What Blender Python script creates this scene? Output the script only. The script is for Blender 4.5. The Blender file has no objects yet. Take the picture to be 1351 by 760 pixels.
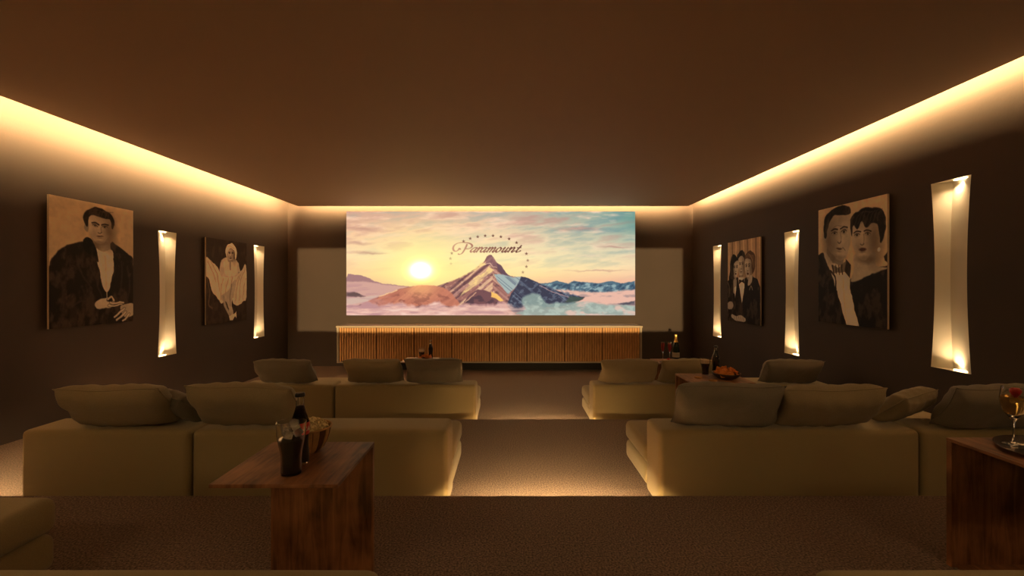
import bpy, bmesh, math, random
import numpy as np
from mathutils import Vector, Matrix, noise as mnoise

C = bpy.context.scene.collection
SC = bpy.context.scene
random.seed(7)
R = math.radians
FPX = 600.0                      # focal length in pixels of the 1351 px wide frame
VX, VY = 674.3, 376.5            # vanishing point
CZ = 1.5                         # camera height

# ------------------------------------------------------------------ camera
cam = bpy.data.cameras.new('camera'); camo = bpy.data.objects.new('camera', cam); C.objects.link(camo)
camo.location = (0, 0, CZ); camo.rotation_euler = (R(90), 0, 0)
cam.sensor_width = 36; cam.lens = 36 * FPX / 1351
cam.shift_x = (675.5 - VX) / 1351; cam.shift_y = -(380 - VY) / 1351
cam.clip_start = 0.05
SC.camera = camo

# ------------------------------------------------------------------ world, colour management
w = bpy.data.worlds.new('world'); SC.world = w; w.use_nodes = True
w.node_tree.nodes['Background'].inputs[0].default_value = (1.0, 0.62, 0.34, 1)
w.node_tree.nodes['Background'].inputs[1].default_value = 0.0
SC.view_settings.view_transform = 'Standard'; SC.view_settings.look = 'None'
SC.view_settings.gamma = 1; SC.view_settings.exposure = 0.06
SC.view_settings.use_curve_mapping = False

WARM = (1.0, 0.63, 0.27)
COVE_W = 60.0          # W per metre of cove strip
STEP_W = 22.0
SCREEN_E = 1.02
NICHE_W = 0.75
BAND_W = 5200.0
FILL_W = 50.0
BACKCOVE = 0.8

def area(name, loc, rot, sx, sy, power, col=WARM, spread=180):
    l = bpy.data.lights.new(name, 'AREA'); l.shape = 'RECTANGLE'; l.size = sx; l.size_y = sy
    l.energy = power; l.color = col; l.spread = R(spread)
    o = bpy.data.objects.new(name, l); C.objects.link(o); o.location = loc; o.rotation_euler = rot
    return o
def spot(name, loc, target, power, size, blend, radius, col=WARM):
    l = bpy.data.lights.new(name, 'SPOT'); l.energy = power; l.color = col; l.spot_size = R(size)
    l.spot_blend = blend; l.shadow_soft_size = radius
    o = bpy.data.objects.new(name, l); C.objects.link(o); o.location = loc
    o.rotation_euler = (Vector(target) - Vector(loc)).to_track_quat('-Z', 'Y').to_euler()
    return o

# room measures
XL, XR, YB, YR = -4.15, 3.37, 8.45, -2.2
PXL, PXR, PYB, PZ = -3.87, 3.21, 8.25, 2.937       # dropped ceiling panel
Y3, Y2 = 2.383, 4.42                                # platform edges
P2, P3 = 0.2, 0.4
L = PYB - YR
def track(d):
    return Vector(d).to_track_quat('-Z', 'Y').to_euler()
# strips on the outer edge of the ceiling panel washing the walls
def strip_light(name, loc, d, length, axis, power, wd=0.08, spread=180):
    l = bpy.data.lights.new(name, 'AREA'); l.shape = 'RECTANGLE'; l.size = length; l.size_y = wd
    l.energy = power; l.color = WARM; l.spread = R(spread)
    o = bpy.data.objects.new(name, l); C.objects.link(o); o.location = loc
    z = -Vector(d).normalized(); x = Vector(axis).normalized(); y = z.cross(x)
    o.rotation_euler = Matrix((x, y, z)).transposed().to_euler()
    return o
# (the strips lie on top of the panel, set back from its lip, so the lip cuts their light off down the wall)
CI, CH = 0.068, 0.225
strip_light('cove_light_left', (PXL + CI, (PYB + YR) / 2, PZ + CH), (-1, 0, -1), L - 0.1, (0, 1, 0), COVE_W * L)
strip_light('cove_light_right', (PXR - CI, (PYB + YR) / 2, PZ + CH), (1, 0, -1), L - 0.1, (0, 1, 0), COVE_W * L)
strip_light('cove_light_back', ((PXL + PXR) / 2, PYB - CI, PZ + CH), (0, 1, -1), PXR - PXL - 0.1, (1, 0, 0), COVE_W * 7.1 * BACKCOVE)

# ------------------------------------------------------------------ materials
def s2l(c):
    return tuple((v / 12.92 if v <= 0.04045 else ((v + 0.055) / 1.055) ** 2.4) for v in c)
def rgb(r, g, b):
    return s2l((r / 255, g / 255, b / 255))
MATS = {}
def mat(name, col, rough=0.8, metal=0.0, bump=0.0, bscale=80, var=0.0, vscale=20, trans=0.0, ior=1.45,
        sheen=0.0, emit=None, estr=0.0, spec=0.5, stretch=None, bdist=0.004):
    if name in MATS: return MATS[name]
    m = bpy.data.materials.new(name); m.use_nodes = True; MATS[name] = m
    nt = m.node_tree; b = nt.nodes['Principled BSDF']
    b.inputs['Base Color'].default_value = (*col, 1); b.inputs['Roughness'].default_value = rough
    b.inputs['Metallic'].default_value = metal; b.inputs['IOR'].default_value = ior
    b.inputs['Transmission Weight'].default_value = trans
    b.inputs['Sheen Weight'].default_value = sheen
    b.inputs['Specular IOR Level'].default_value = spec
    if emit:
        b.inputs['Emission Color'].default_value = (*emit, 1); b.inputs['Emission Strength'].default_value = estr
    tc = nt.nodes.new('ShaderNodeTexCoord'); mp = nt.nodes.new('ShaderNodeMapping')
    nt.links.new(tc.outputs['Object'], mp.inputs[0])
    if stretch: mp.inputs['Scale'].default_value = stretch
    if var > 0:
        n = nt.nodes.new('ShaderNodeTexNoise'); n.inputs['Scale'].default_value = vscale; n.inputs['Detail'].default_value = 5
        nt.links.new(mp.outputs[0], n.inputs[0])
        rp = nt.nodes.new('ShaderNodeValToRGB')
        rp.color_ramp.elements[0].position = 0.3; rp.color_ramp.elements[1].position = 0.7
        rp.color_ramp.elements[0].color = (*[c * (1 - var) for c in col], 1)
        rp.color_ramp.elements[1].color = (*[min(1, c * (1 + var)) for c in col], 1)
        nt.links.new(n.outputs['Fac'], rp.inputs[0]); nt.links.new(rp.outputs[0], b.inputs['Base Color'])
    if bump > 0:
        n2 = nt.nodes.new('ShaderNodeTexNoise'); n2.inputs['Scale'].default_value = bscale; n2.inputs['Detail'].default_value = 3
        nt.links.new(mp.outputs[0], n2.inputs[0])
        bp = nt.nodes.new('ShaderNodeBump'); bp.inputs['Strength'].default_value = bump; bp.inputs['Distance'].default_value = bdist
        nt.links.new(n2.outputs['Fac'], bp.inputs['Height']); nt.links.new(bp.outputs[0], b.inputs['Normal'])
    return m

M_wall = mat('wall_paint', (0.070, 0.052, 0.043), 0.75, bump=0.15, bscale=60, var=0.06, vscale=1.5)
M_ceil = mat('ceiling_paint', (0.42, 0.285, 0.20), 0.75, bump=0.05, bscale=50)
M_carpet = mat('carpet', (0.26, 0.185, 0.145), 1.0, bump=1.0, bscale=170, var=0.8, vscale=120, sheen=0.1, bdist=0.012)
M_sofa = mat('sofa_fabric', (0.40, 0.325, 0.165), 0.95, bump=0.35, bscale=420, var=0.10, vscale=300, sheen=0.25)
M_pil = mat('pillow_fabric', (0.33, 0.275, 0.165), 0.95, bump=0.35, bscale=300, var=0.10, vscale=220, sheen=0.2)
M_pilg = mat('grey_pillow_fabric', (0.215, 0.195, 0.15), 0.95, bump=0.35, bscale=300, var=0.10, vscale=220, sheen=0.2)
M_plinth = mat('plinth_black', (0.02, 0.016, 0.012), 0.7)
M_niche = mat('niche_plaster', (0.78, 0.70, 0.55), 0.7, bump=0.04, bscale=30)
M_cream = mat('cream_lacquer', (0.44, 0.37, 0.28), 0.5)
M_slat = mat('oak_slats', (0.60, 0.32, 0.12), 0.55, var=0.30, vscale=6, stretch=(20, 1, 1.2), bump=0.1, bscale=40)
M_groove = mat('groove_wood', (0.17, 0.08, 0.03), 0.7)
M_glass = mat('clear_glass', (1, 1, 1), 0.01, trans=1.0, ior=1.45)
M_cola = mat('cola', (0.012, 0.005, 0.003), 0.06)
M_foam = mat('foam', (0.70, 0.52, 0.36), 0.9, bump=0.5, bscale=200)
M_ice = mat('ice', (0.95, 0.93, 0.88), 0.12, trans=0.75, ior=1.31)
M_capb = mat('cap_black', (0.015, 0.013, 0.012), 0.3, metal=0.4)
M_red = mat('red_label', (0.55, 0.02, 0.02), 0.4)
M_white = mat('white_print', (0.85, 0.82, 0.75), 0.5)
M_silver = mat('silver', (0.75, 0.72, 0.68), 0.16, metal=1.0)
M_wickl = mat('bowl_wood_light', (0.52, 0.30, 0.12), 0.6, var=0.2, vscale=40)
M_wickd = mat('bowl_wood_dark', (0.13, 0.05, 0.02), 0.6)
M_pop = mat('popcorn', (0.82, 0.62, 0.34), 0.9, var=0.35, vscale=90)
M_chip = mat('chips', (0.75, 0.26, 0.04), 0.6, var=0.25, vscale=60)
M_dbowl = mat('dark_bowl', (0.05, 0.022, 0.012), 0.35, var=0.2, vscale=30)
M_green = mat('champagne_glass_dark', (0.010, 0.020, 0.008), 0.08)
M_gold = mat('gold_foil', (0.80, 0.50, 0.14), 0.3, metal=0.9, bump=0.3, bscale=120)
M_wine = mat('champagne', (0.90, 0.62, 0.18), 0.02, trans=0.9, ior=1.33)
M_redw = mat('red_drink', (0.50, 0.02, 0.03), 0.1, trans=0.4, ior=1.33)
M_berry = mat('strawberry', (0.50, 0.015, 0.012), 0.35, bump=0.4, bscale=300)
M_leaf = mat('leaf_green', (0.06, 0.16, 0.03), 0.6)
M_biscuit = mat('biscuit', (0.50, 0.26, 0.09), 0.8, var=0.2, vscale=90)
M_wax = mat('wax', (0.85, 0.62, 0.30), 0.5, emit=(1, 0.6, 0.2), estr=0.6)
M_flame = mat('flame', (1, 0.8, 0.4), 0.5, emit=(1, 0.62, 0.22), estr=25)
M_lamp = mat('lamp_emitter', (1, 0.8, 0.5), 0.5, emit=(1.0, 0.78, 0.45), estr=9)
M_led = mat('led_tape', (1, 0.8, 0.5), 0.5, emit=(1.0, 0.70, 0.36), estr=1.5)
M_alu = mat('aluminium', (0.5, 0.48, 0.45), 0.35, metal=1.0)

def wood_mat(name='walnut'):
    m = bpy.data.materials.new(name); m.use_nodes = True; nt = m.node_tree; b = nt.nodes['Principled BSDF']
    tc = nt.nodes.new('ShaderNodeTexCoord'); mp = nt.nodes.new('ShaderNodeMapping')
    nt.links.new(tc.outputs['Object'], mp.inputs[0]); mp.inputs['Scale'].default_value = (16, 1.6, 1.6)
    n = nt.nodes.new('ShaderNodeTexNoise'); n.inputs['Scale'].default_value = 2.2; n.inputs['Detail'].default_value = 8
    n.inputs['Distortion'].default_value = 1.2
    nt.links.new(mp.outputs[0], n.inputs[0])
    mp2 = nt.nodes.new('ShaderNodeMapping'); mp2.inputs['Scale'].default_value = (6, 4, 4)
    nt.links.new(tc.outputs['Object'], mp2.inputs[0])
    n2 = nt.nodes.new('ShaderNodeTexNoise'); n2.inputs['Scale'].default_value = 1.5; n2.inputs['Detail'].default_value = 3
    nt.links.new(mp2.outputs[0], n2.inputs[0])
    ad = nt.nodes.new('ShaderNodeMath'); ad.operation = 'MULTIPLY_ADD'; ad.inputs[1].default_value = 0.55
    nt.links.new(n2.outputs['Fac'], ad.inputs[0])
    ml = nt.nodes.new('ShaderNodeMath'); ml.operation = 'MULTIPLY'; ml.inputs[1].default_value = 0.5
    nt.links.new(n.outputs['Fac'], ml.inputs[0]); nt.links.new(ml.outputs[0], ad.inputs[2])
    rp = nt.nodes.new('ShaderNodeValToRGB'); e = rp.color_ramp.elements
    e[0].position = 0.38; e[0].color = (0.085, 0.032, 0.014, 1); e[1].position = 0.66; e[1].color = (0.44, 0.20, 0.085, 1)
    nt.links.new(ad.outputs[0], rp.inputs[0]); nt.links.new(rp.outputs[0], b.inputs['Base Color'])
    b.inputs['Roughness'].default_value = 0.45
    bp = nt.nodes.new('ShaderNodeBump'); bp.inputs['Strength'].default_value = 0.15; bp.inputs['Distance'].default_value = 0.003
    nt.links.new(n.outputs['Fac'], bp.inputs['Height']); nt.links.new(bp.outputs[0], b.inputs['Normal'])
    return m
M_walnut = wood_mat()

def attr_mat(name, emis=0.0, rough=0.6):
    m = bpy.data.materials.new(name); m.use_nodes = True; nt = m.node_tree; b = nt.nodes['Principled BSDF']
    a = nt.nodes.new('ShaderNodeAttribute'); a.attribute_name = 'print'
    b.inputs['Roughness'].default_value = rough; b.inputs['Specular IOR Level'].default_value = 0.12
    if emis > 0:
        b.inputs['Base Color'].default_value = (0.01, 0.01, 0.01, 1); b.inputs['Specular IOR Level'].default_value = 0.1
        nt.links.new(a.outputs['Color'], b.inputs['Emission Color']); b.inputs['Emission Strength'].default_value = emis
    else:
        nt.links.new(a.outputs['Color'], b.inputs['Base Color'])
    return m

# ------------------------------------------------------------------ mesh helpers
def add_box(bm, x0, x1, y0, y1, z0, z1):
    v = [bm.verts.new(p) for p in ((x0, y0, z0), (x1, y0, z0), (x1, y1, z0), (x0, y1, z0),
                                   (x0, y0, z1), (x1, y0, z1), (x1, y1, z1), (x0, y1, z1))]
    for f in ((3, 2, 1, 0), (4, 5, 6, 7), (0, 1, 5, 4), (1, 2, 6, 5), (2, 3, 7, 6), (3, 0, 4, 7)):
        bm.faces.new([v[i] for i in f])
    return v
def rbox(x0, x1, y0, y1, z0, z1, r=0.0, seg=4):
    bm = bmesh.new(); add_box(bm, x0, x1, y0, y1, z0, z1)
    if r > 0:
        bmesh.ops.bevel(bm, geom=list(bm.edges), offset=r, segments=seg, profile=0.5, affect='EDGES', clamp_overlap=True)
    return bm
def lathe(prof, n=28, bm=None, cx=0, cy=0):
    bm = bm or bmesh.new(); rings = []
    for r, z in prof:
        if r < 1e-5: rings.append([bm.verts.new((cx, cy, z))])
        else: rings.append([bm.verts.new((cx + r * math.cos(2 * math.pi * k / n), cy + r * math.sin(2 * math.pi * k / n), z)) for k in range(n)])
    for a, b in zip(rings[:-1], rings[1:]):
        for k in range(n):
            k2 = (k + 1) % n
            if len(a) == 1 and len(b) == 1: continue
            if len(a) == 1: bm.faces.new((a[0], b[k2], b[k]))
            elif len(b) == 1: bm.faces.new((a[k], a[k2], b[0]))
            else: bm.faces.new((a[k], a[k2], b[k2], b[k]))
    return bm
def tube(bm, pts, r, n=6):
    rings = []
    for i, p in enumerate(pts):
        p = Vector(p); q = Vector(pts[min(i + 1, len(pts) - 1)]) - Vector(pts[max(i - 1, 0)])
        q.normalize(); a = q.orthogonal().normalized(); b = q.cross(a)
        rr = r[i] if isinstance(r, (list, tuple)) else r
        rings.append([bm.verts.new(p + a * rr * math.cos(2 * math.pi * k / n) + b * rr * math.sin(2 * math.pi * k / n)) for k in range(n)])
    for a, b in zip(rings[:-1], rings[1:]):
        for k in range(n): bm.faces.new((a[k], a[(k + 1) % n], b[(k + 1) % n], b[k]))
    bm.faces.new(rings[0][::-1]); bm.faces.new(rings[-1])
def obj(name, bm, m, parent=None, smooth=False, angle=None):
    bmesh.ops.recalc_face_normals(bm, faces=bm.faces)
    me = bpy.data.meshes.new(name); bm.to_mesh(me); bm.free(); me.materials.append(m)
    if smooth:
        me.polygons.foreach_set('use_smooth', [True] * len(me.polygons))
        if angle: me.set_sharp_from_angle(angle=R(angle))
    o = bpy.data.objects.new(name, me); C.objects.link(o)
    if parent: o.parent = parent
    return o
def tag(o, label=None, cat=None, group=None, kind=None):
    if label: o['label'] = label
    if cat: o['category'] = cat
    if group: o['group'] = group
    if kind: o['kind'] = kind
    return o
def thing(name, label, cat, loc=(0, 0, 0), rotz=0, group=None):
    o = bpy.data.objects.new(name, None); C.objects.link(o); o.empty_display_size = 0.1
    o.location = loc; o.rotation_euler = (0, 0, rotz); return tag(o, label, cat, group)
def struct(name, bm, m, parent=None, **k):
    return tag(obj(name, bm, m, parent, **k), kind='structure')
def dup(root, loc, rotz, label=None, group=None):
    r = root.copy(); C.objects.link(r); r.location = loc; r.rotation_euler = (0, 0, rotz)
    if label: r['label'] = label
    if group: r['group'] = group
    for ch in list(root.children):
        c = ch.copy(); C.objects.link(c); c.parent = r
        for g in ch.children:
            d = g.copy(); C.objects.link(d); d.parent = c
    return r

# ------------------------------------------------------------------ niches cut in the side walls
# (side, near y, far y, z0, z1)
NICHES = [('right', 3.33, 3.65, 0.848, 2.312), ('right', 5.31, 5.61, 0.67, 2.15), ('right', 7.29, 7.59, 0.66, 2.15),
          ('left', 5.34, 5.64, 0.655, 2.148), ('left', 7.33, 7.65, 0.645, 2.152)]
NN = 14
def pinch(t):                                     # hourglass outline, t in 0..1
    return 0.032 * (1 - (2 * t - 1) ** 2)
def side_wall(side):
    X = XL if side == 'left' else XR
    out = X + (-0.3 if side == 'left' else 0.3)
    bm = bmesh.new()
    def q(y0, y1, z0, z1):
        bm.faces.new([bm.verts.new(p) for p in ((X, y0, z0), (X, y1, z0), (X, y1, z1), (X, y0, z1))])
    ys = YR; zt = 3.3; zb = -0.05
    for s, a, b, z0, z1 in sorted([n for n in NICHES if n[0] == side], key=lambda n: n[1]):
        q(ys, a, zb, zt); q(a, b, zb, z0); q(a, b, z1, zt)
        for i in range(NN):
            t0, t1 = i / NN, (i + 1) / NN
            za, zc = z0 + (z1 - z0) * t0, z0 + (z1 - z0) * t1
            p0, p1 = pinch(t0), pinch(t1)
            bm.faces.new([bm.verts.new(p) for p in ((X, a, za), (X, a + p0 + 1e-5, za), (X, a + p1 + 1e-5, zc), (X, a, zc))])
            bm.faces.new([bm.verts.new(p) for p in ((X, b - p0 - 1e-5, za), (X, b, za), (X, b, zc), (X, b - p1 - 1e-5, zc))])
        ys = b
    q(ys, YB, zb, zt)
    for (y0, y1, z0, z1) in ((YR, YB, zb, zt),):
        bm.faces.new([bm.verts.new(p) for p in ((out, y0, z0), (out, y1, z0), (out, y1, z1), (out, y0, z1))])
    bmesh.ops.remove_doubles(bm, verts=bm.verts, dist=1e-6)
    return struct('wall_' + side, bm, M_wall)
side_wall('left'); side_wall('right')
struct('wall_back', rbox(XL - 0.3, XR + 0.3, YB, YB + 0.2, -0.05, 3.3), M_wall)
struct('wall_front', rbox(XL - 0.3, XR + 0.3, YR - 0.2, YR, -0.05, 3.3), M_wall)
struct('floor', rbox(XL - 0.3, XR + 0.3, YR - 0.2, YB + 0.2, -0.25, 0.0), M_carpet)
def platform(y0, y1, z0, z1):
    return struct('floor_platform', rbox(XL, XR, y0, y1, z0, z1, 0.008, 2), M_carpet)
platform(YR, Y2, 0.0, P2); platform(YR, Y3, P2, P3)
struct('ceiling', rbox(XL - 0.3, XR + 0.3, YR - 0.2, YB + 0.2, 3.3, 3.5), M_ceil)
struct('ceiling_panel', rbox(PXL, PXR, YR + 0.001, PYB, PZ, PZ + 0.12), M_ceil)
# LED tapes of the cove and of the steps (real strips beside the lights)
struct('trim_1', rbox(PXL + 0.10, PXL + 0.112, YR + 0.01, PYB - .11, PZ + 0.121, PZ + 0.19), M_led)
struct('trim_2', rbox(PXR - 0.112, PXR - 0.10, YR + 0.01, PYB - .11, PZ + 0.121, PZ + 0.19), M_led)
struct('trim_3', rbox(PXL + .12, PXR - .12, PYB - 0.112, PYB - 0.10, PZ + 0.121, PZ + 0.19), M_led)
k = 4
for (yy, zz) in ((Y3, P3), (Y2, P2)):
    for (a, b) in ((-0.24, 0.72), (-4.12, -3.08)):
        struct('trim_%d' % k, rbox(a, b, yy, yy + 0.012, zz - 0.035, zz - 0.015), M_led); k += 1
        strip_light('step_light', ((a + b) / 2, yy + 0.03, zz - 0.030), (0, 1, -1.15), b - a, (1, 0, 0), STEP_W * (b - a), 0.02, 120)

# ------------------------------------------------------------------ wall niches with light (fixtures)
NL = ['largest glowing hourglass wall niche on right wall, right of the couple picture',
      'glowing hourglass wall niche on right wall between the couple and trio pictures',
      'glowing hourglass wall niche on right wall nearest the screen, left of the trio picture',
      'glowing hourglass wall niche on left wall between the jacket man and the white dress picture',
      'glowing hourglass wall niche on left wall nearest the screen, right of the white dress picture']
for (s, a, b, z0, z1), lab in zip(NICHES, NL):
    sg = -1 if s == 'left' else 1
    X = XL if s == 'left' else XR
    t = thing('wall_niche_light', lab, 'wall light', (X, (a + b) / 2, z0), 0, 'wall niche lights')
    h = z1 - z0; hw = (b - a) / 2; cy = (b - a) * 0.20; dep = 0.085 * sg; eps = 0.002 * sg
    near = bmesh.new(); far = bmesh.new(); ra = []; rb = []; rc = []; rd = []
    for i in range(NN + 1):
        tt = i / NN; p = pinch(tt); z = h * tt
        dd = dep * (1 - 0.25 * (1 - (2 * tt - 1) ** 2))
        ra.append(near.verts.new((0, -hw + p, z))); rb.append(near.verts.new((dd, cy, z)))
        rc.append(far.verts.new((dd, cy, z))); rd.append(far.verts.new((0, hw - p, z)))
    for i in range(NN):
        near.faces.new((ra[i], rb[i], rb[i + 1], ra[i + 1])); far.faces.new((rc[i], rd[i], rd[i + 1], rc[i + 1]))
    obj('near_facet', near, M_niche, t); obj('far_facet', far, M_niche, t)
    for zz, nm in ((0, 'bottom_cap'), (h, 'top_cap')):
        cb = bmesh.new()
        cb.faces.new([cb.verts.new(q) for q in ((0, -hw, zz), (dep, cy, zz), (0, hw, zz))])
        cap = obj(nm, cb, M_niche, t)
        zl = 0.006 if zz == 0 else h - 0.012
        lb = rbox(dep * 0.16, dep * 0.40, -hw + 0.04, -hw + 0.15, zl, zl + 0.006, 0.002, 2)
        obj('lamp', lb, M_lamp, cap)
        l = bpy.data.lights.new('niche_light', 'AREA'); l.shape = 'RECTANGLE'; l.size = 0.02; l.size_y = 0.11
        l.energy = NICHE_W; l.color = (1.0, 0.68, 0.36); l.spread = R(120)
        lo = bpy.data.objects.new('niche_light', l); C.objects.link(lo)
        lo.location = (X + dep * 0.22, (a + b) / 2 - hw + 0.15, z0 + (0.02 if zz == 0 else h - 0.02))
        lo.rotation_euler = (R(180), 0, 0) if zz == 0 else (0, 0, 0)

# ------------------------------------------------------------------ painter for flat prints
def vnoise(x, y, seed=0):
    xi = np.floor(x).astype(np.int64); yi = np.floor(y).astype(np.int64); xf = x - xi; yf = y - yi
    def h(a, b):
        n = (a * 374761393 + b * 668265263 + seed * 1442695041) & 0xffffffff
        n = ((n ^ (n >> 13)) * 1274126177) & 0xffffffff
        return ((n ^ (n >> 16)) & 0xffff) / 65535.0
    u = xf * xf * (3 - 2 * xf); v = yf * yf * (3 - 2 * yf)
    return (h(xi, yi) * (1 - u) + h(xi + 1, yi) * u) * (1 - v) + (h(xi, yi + 1) * (1 - u) + h(xi + 1, yi + 1) * u) * v
def fbm(x, y, o=5, seed=0):
    s = 0; a = 0.5; t = 0
    for i in range(o):
        s = s + a * vnoise(x * 2 ** i, y * 2 ** i, seed + i); t += a; a *= 0.5
    return s / t
def catmull(pts, n=6, closed=True):
    P = [np.array(p, float) for p in pts]; out = []; m = len(P)
    for i in range(m if closed else m - 1):
        if closed: a, b, c, d = P[i - 1], P[i], P[(i + 1) % m], P[(i + 2) % m]
        else: a, b, c, d = P[max(i - 1, 0)], P[i], P[i + 1], P[min(i + 2, m - 1)]
        for k in range(n):
            t = k / n
            out.append(0.5 * (2 * b + (c - a) * t + (2 * a - 5 * b + 4 * c - d) * t * t + (3 * b - a - 3 * c + d) * t ** 3))
    if not closed: out.append(P[-1])
    return out
class Canvas:
    def __init__(s, x0, x1, y0, y1, nx, ny):
        s.nx, s.ny = nx, ny
        s.x, s.y = np.meshgrid(np.linspace(x0, x1, nx), np.linspace(y0, y1, ny))
        s.c = np.zeros((ny, nx, 3)); s.x0, s.y0 = x0, y0; s.dx = (x1 - x0) / (nx - 1); s.dy = (y1 - y0) / (ny - 1)
    def mix(s, col, a):
        col = np.asarray(col, float)
        s.c = s.c * (1 - a[..., None]) + col * a[..., None]
    def polymask(s, pts, soft, smooth=0):
        if smooth: pts = catmull(pts, smooth)
        P = np.array(pts, float)
        i0 = max(0, int((P[:, 0].min() - 5 - 2 * soft - s.x0) / s.dx)); i1 = min(s.nx, int((P[:, 0].max() + 5 + 2 * soft - s.x0) / s.dx) + 2)
        j0 = max(0, int((P[:, 1].min() - 4 - 2 * soft - s.y0) / s.dy)); j1 = min(s.ny, int((P[:, 1].max() + 4 + 2 * soft - s.y0) / s.dy) + 2)
        full = np.zeros((s.ny, s.nx))
        if i1 <= i0 or j1 <= j0: return full
        x = s.x[j0:j1, i0:i1]; y = s.y[j0:j1, i0:i1]; ins = np.zeros(x.shape, bool); d = np.full(x.shape, 1e9)
        for (ax, ay), (bx, by) in zip(P, np.roll(P, -1, 0)):
            ex, ey = bx - ax, by - ay; l2 = ex * ex + ey * ey + 1e-12
            t = np.clip(((x - ax) * ex + (y - ay) * ey) / l2, 0, 1)
            d = np.minimum(d, (x - ax - t * ex) ** 2 + (y - ay - t * ey) ** 2)
            if ay != by:
                cr = ((ay > y) != (by > y)) & (x < ex * (y - ay) / (by - ay) + ax); ins ^= cr
        d = np.sqrt(d) * np.where(ins, 1, -1)
        full[j0:j1, i0:i1] = np.clip(d / soft + 0.5, 0, 1); return full
    def poly(s, pts, col, soft=0.8, a=1.0, smooth=0, mask=None):
        m = s.polymask(pts, soft, smooth) * a
        if mask is not None: m = m * mask
        s.mix(col, m)
    def ell(s, cx, cy, rx, ry, col, soft=0.15, a=1.0, rot=0):
        dx, dy = s.x - cx, s.y - cy; c, n = math.cos(rot), math.sin(rot)
        r = np.sqrt(((dx * c + dy * n) / rx) ** 2 + ((-dx * n + dy * c) / ry) ** 2)
        s.mix(col, np.clip((1 - r) / soft + 0.5, 0, 1) * a)
    def line(s, pts, wd, col, soft=0.4, a=1.0, smooth=6):
        if smooth and len(pts) > 2: pts = catmull(pts, smooth, False)
        n = len(pts); d = np.full(s.x.shape, 1e9)
        for i in range(n - 1):
            (ax, ay), (bx, by) = pts[i], pts[i + 1]; ex, ey = bx - ax, by - ay
            t = np.clip(((s.x - ax) * ex + (s.y - ay) * ey) / (ex * ex + ey * ey + 1e-12), 0, 1)
            wloc = wd if not callable(wd) else wd(math.atan2(ey, ex))
            d = np.minimum(d, np.hypot(s.x - ax - t * ex, s.y - ay - t * ey) - wloc / 2)
        m = np.clip(-d / soft + 0.5, 0, 1) * a
        if callable(col): s.c = s.c * (1 - m[..., None]) + col(s.x) * m[..., None]
        else: s.mix(col, m)
def print_mesh(name, cv, origin, ux, vy, m, parent, gain=1.0, hdr=None):
    """flat print: grid with a colour attribute; origin top-left, ux width vector, vy downward vector"""
    nx, ny = cv.nx, cv.ny
    O, U, V = np.array(origin), np.array(ux), np.array(vy)
    s, t = np.meshgrid(np.linspace(0, 1, nx), np.linspace(0, 1, ny))
    co = (O + s[..., None] * U + t[..., None] * V).reshape(-1, 3)
    i = np.arange(nx * ny).reshape(ny, nx)
    q = np.stack([i[:-1, :-1], i[1:, :-1], i[1:, 1:], i[:-1, 1:]], -1).reshape(-1, 4)
    me = bpy.data.meshes.new(name); me.vertices.add(nx * ny); me.vertices.foreach_set('co', co.ravel())
    me.loops.add(q.size); me.loops.foreach_set('vertex_index', q.ravel().astype(np.int32))
    me.polygons.add(len(q)); me.polygons.foreach_set('loop_start', np.arange(0, q.size, 4, dtype=np.int32))
    me.update(calc_edges=True)
    a = me.attributes.new('print', 'FLOAT_COLOR', 'POINT')
    c = np.clip(cv.c, 0, 1); lin = np.where(c <= 0.04045, c / 12.92, ((c + 0.055) / 1.055) ** 2.4) * gain
    if hdr is not None: lin = lin * (1 + hdr)
    a.data.foreach_set('color', np.concatenate([lin, np.ones((ny, nx, 1))], -1).astype(np.float32).ravel())
    me.materials.append(m); o = bpy.data.objects.new(name, me); C.objects.link(o); o.parent = parent
    return o
def c8(*v): return np.array(v, float) / 255

# ------------------------------------------------------------------ the screen
cv = Canvas(457, 838, 279, 416, 720, 260)
X, Y = cv.x.copy(), cv.y.copy()
def ramp(t, stops):
    t = np.clip(t, 0, 1); xs = [s[0] for s in stops]
    return np.stack([np.interp(t, xs, [s[1][k] / 255 for s in stops]) for k in range(3)], -1)
tY = (Y - 279) / 137
left = ramp(tY, [(0, (205, 158, 138)), (0.2, (242, 196, 156)), (0.42, (252, 218, 170)), (0.6, (250, 205, 150)), (0.75, (222, 158, 132))])
midc = ramp(tY, [(0, (215, 178, 155)), (0.22, (250, 214, 170)), (0.45, (252, 232, 172)), (0.62, (252, 225, 150)), (0.8, (235, 170, 140))])
right = ramp(tY, [(0, (118, 158, 148)), (0.2, (165, 178, 160)), (0.38, (215, 204, 172)), (0.56, (246, 216, 168)), (0.66, (236, 182, 150)), (0.75, (225, 165, 150))])
tx = np.clip((X - 457) / 381, 0, 1)[..., None]
cv.c = np.where(tx < 0.45, left * (1 - tx / 0.45) + midc * (tx / 0.45), midc * (1 - (tx - 0.45) / 0.55) + right * ((tx - 0.45) / 0.55))
n1 = fbm((X - 457) / 34, (Y - 279 + 0.12 * (X - 640)) / 7.5, 5, 3)
n2 = fbm((X - 457) / 22, (Y - 279) / 4.5, 5, 11)
up = np.clip(1 - (Y - 279) / 95, 0, 1)
cv.mix(c8(120, 150, 150), np.clip((n1 - 0.50) * 4, 0, 1) * up * (0.30 + 0.6 * np.clip((X - 600) / 200, 0, 1)))
cv.mix(c8(255, 215, 185), np.clip((n2 - 0.52) * 4, 0, 1) * up * 0.7)
cv.mix(c8(190, 135, 125), np.clip((0.44 - n1) * 5, 0, 1) * up * 0.55)
cv.mix(c8(60, 130, 125), np.clip((X - 800) / 60, 0, 1) * np.clip(1 - (Y - 279) / 45, 0, 1) * 0.8)
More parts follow.
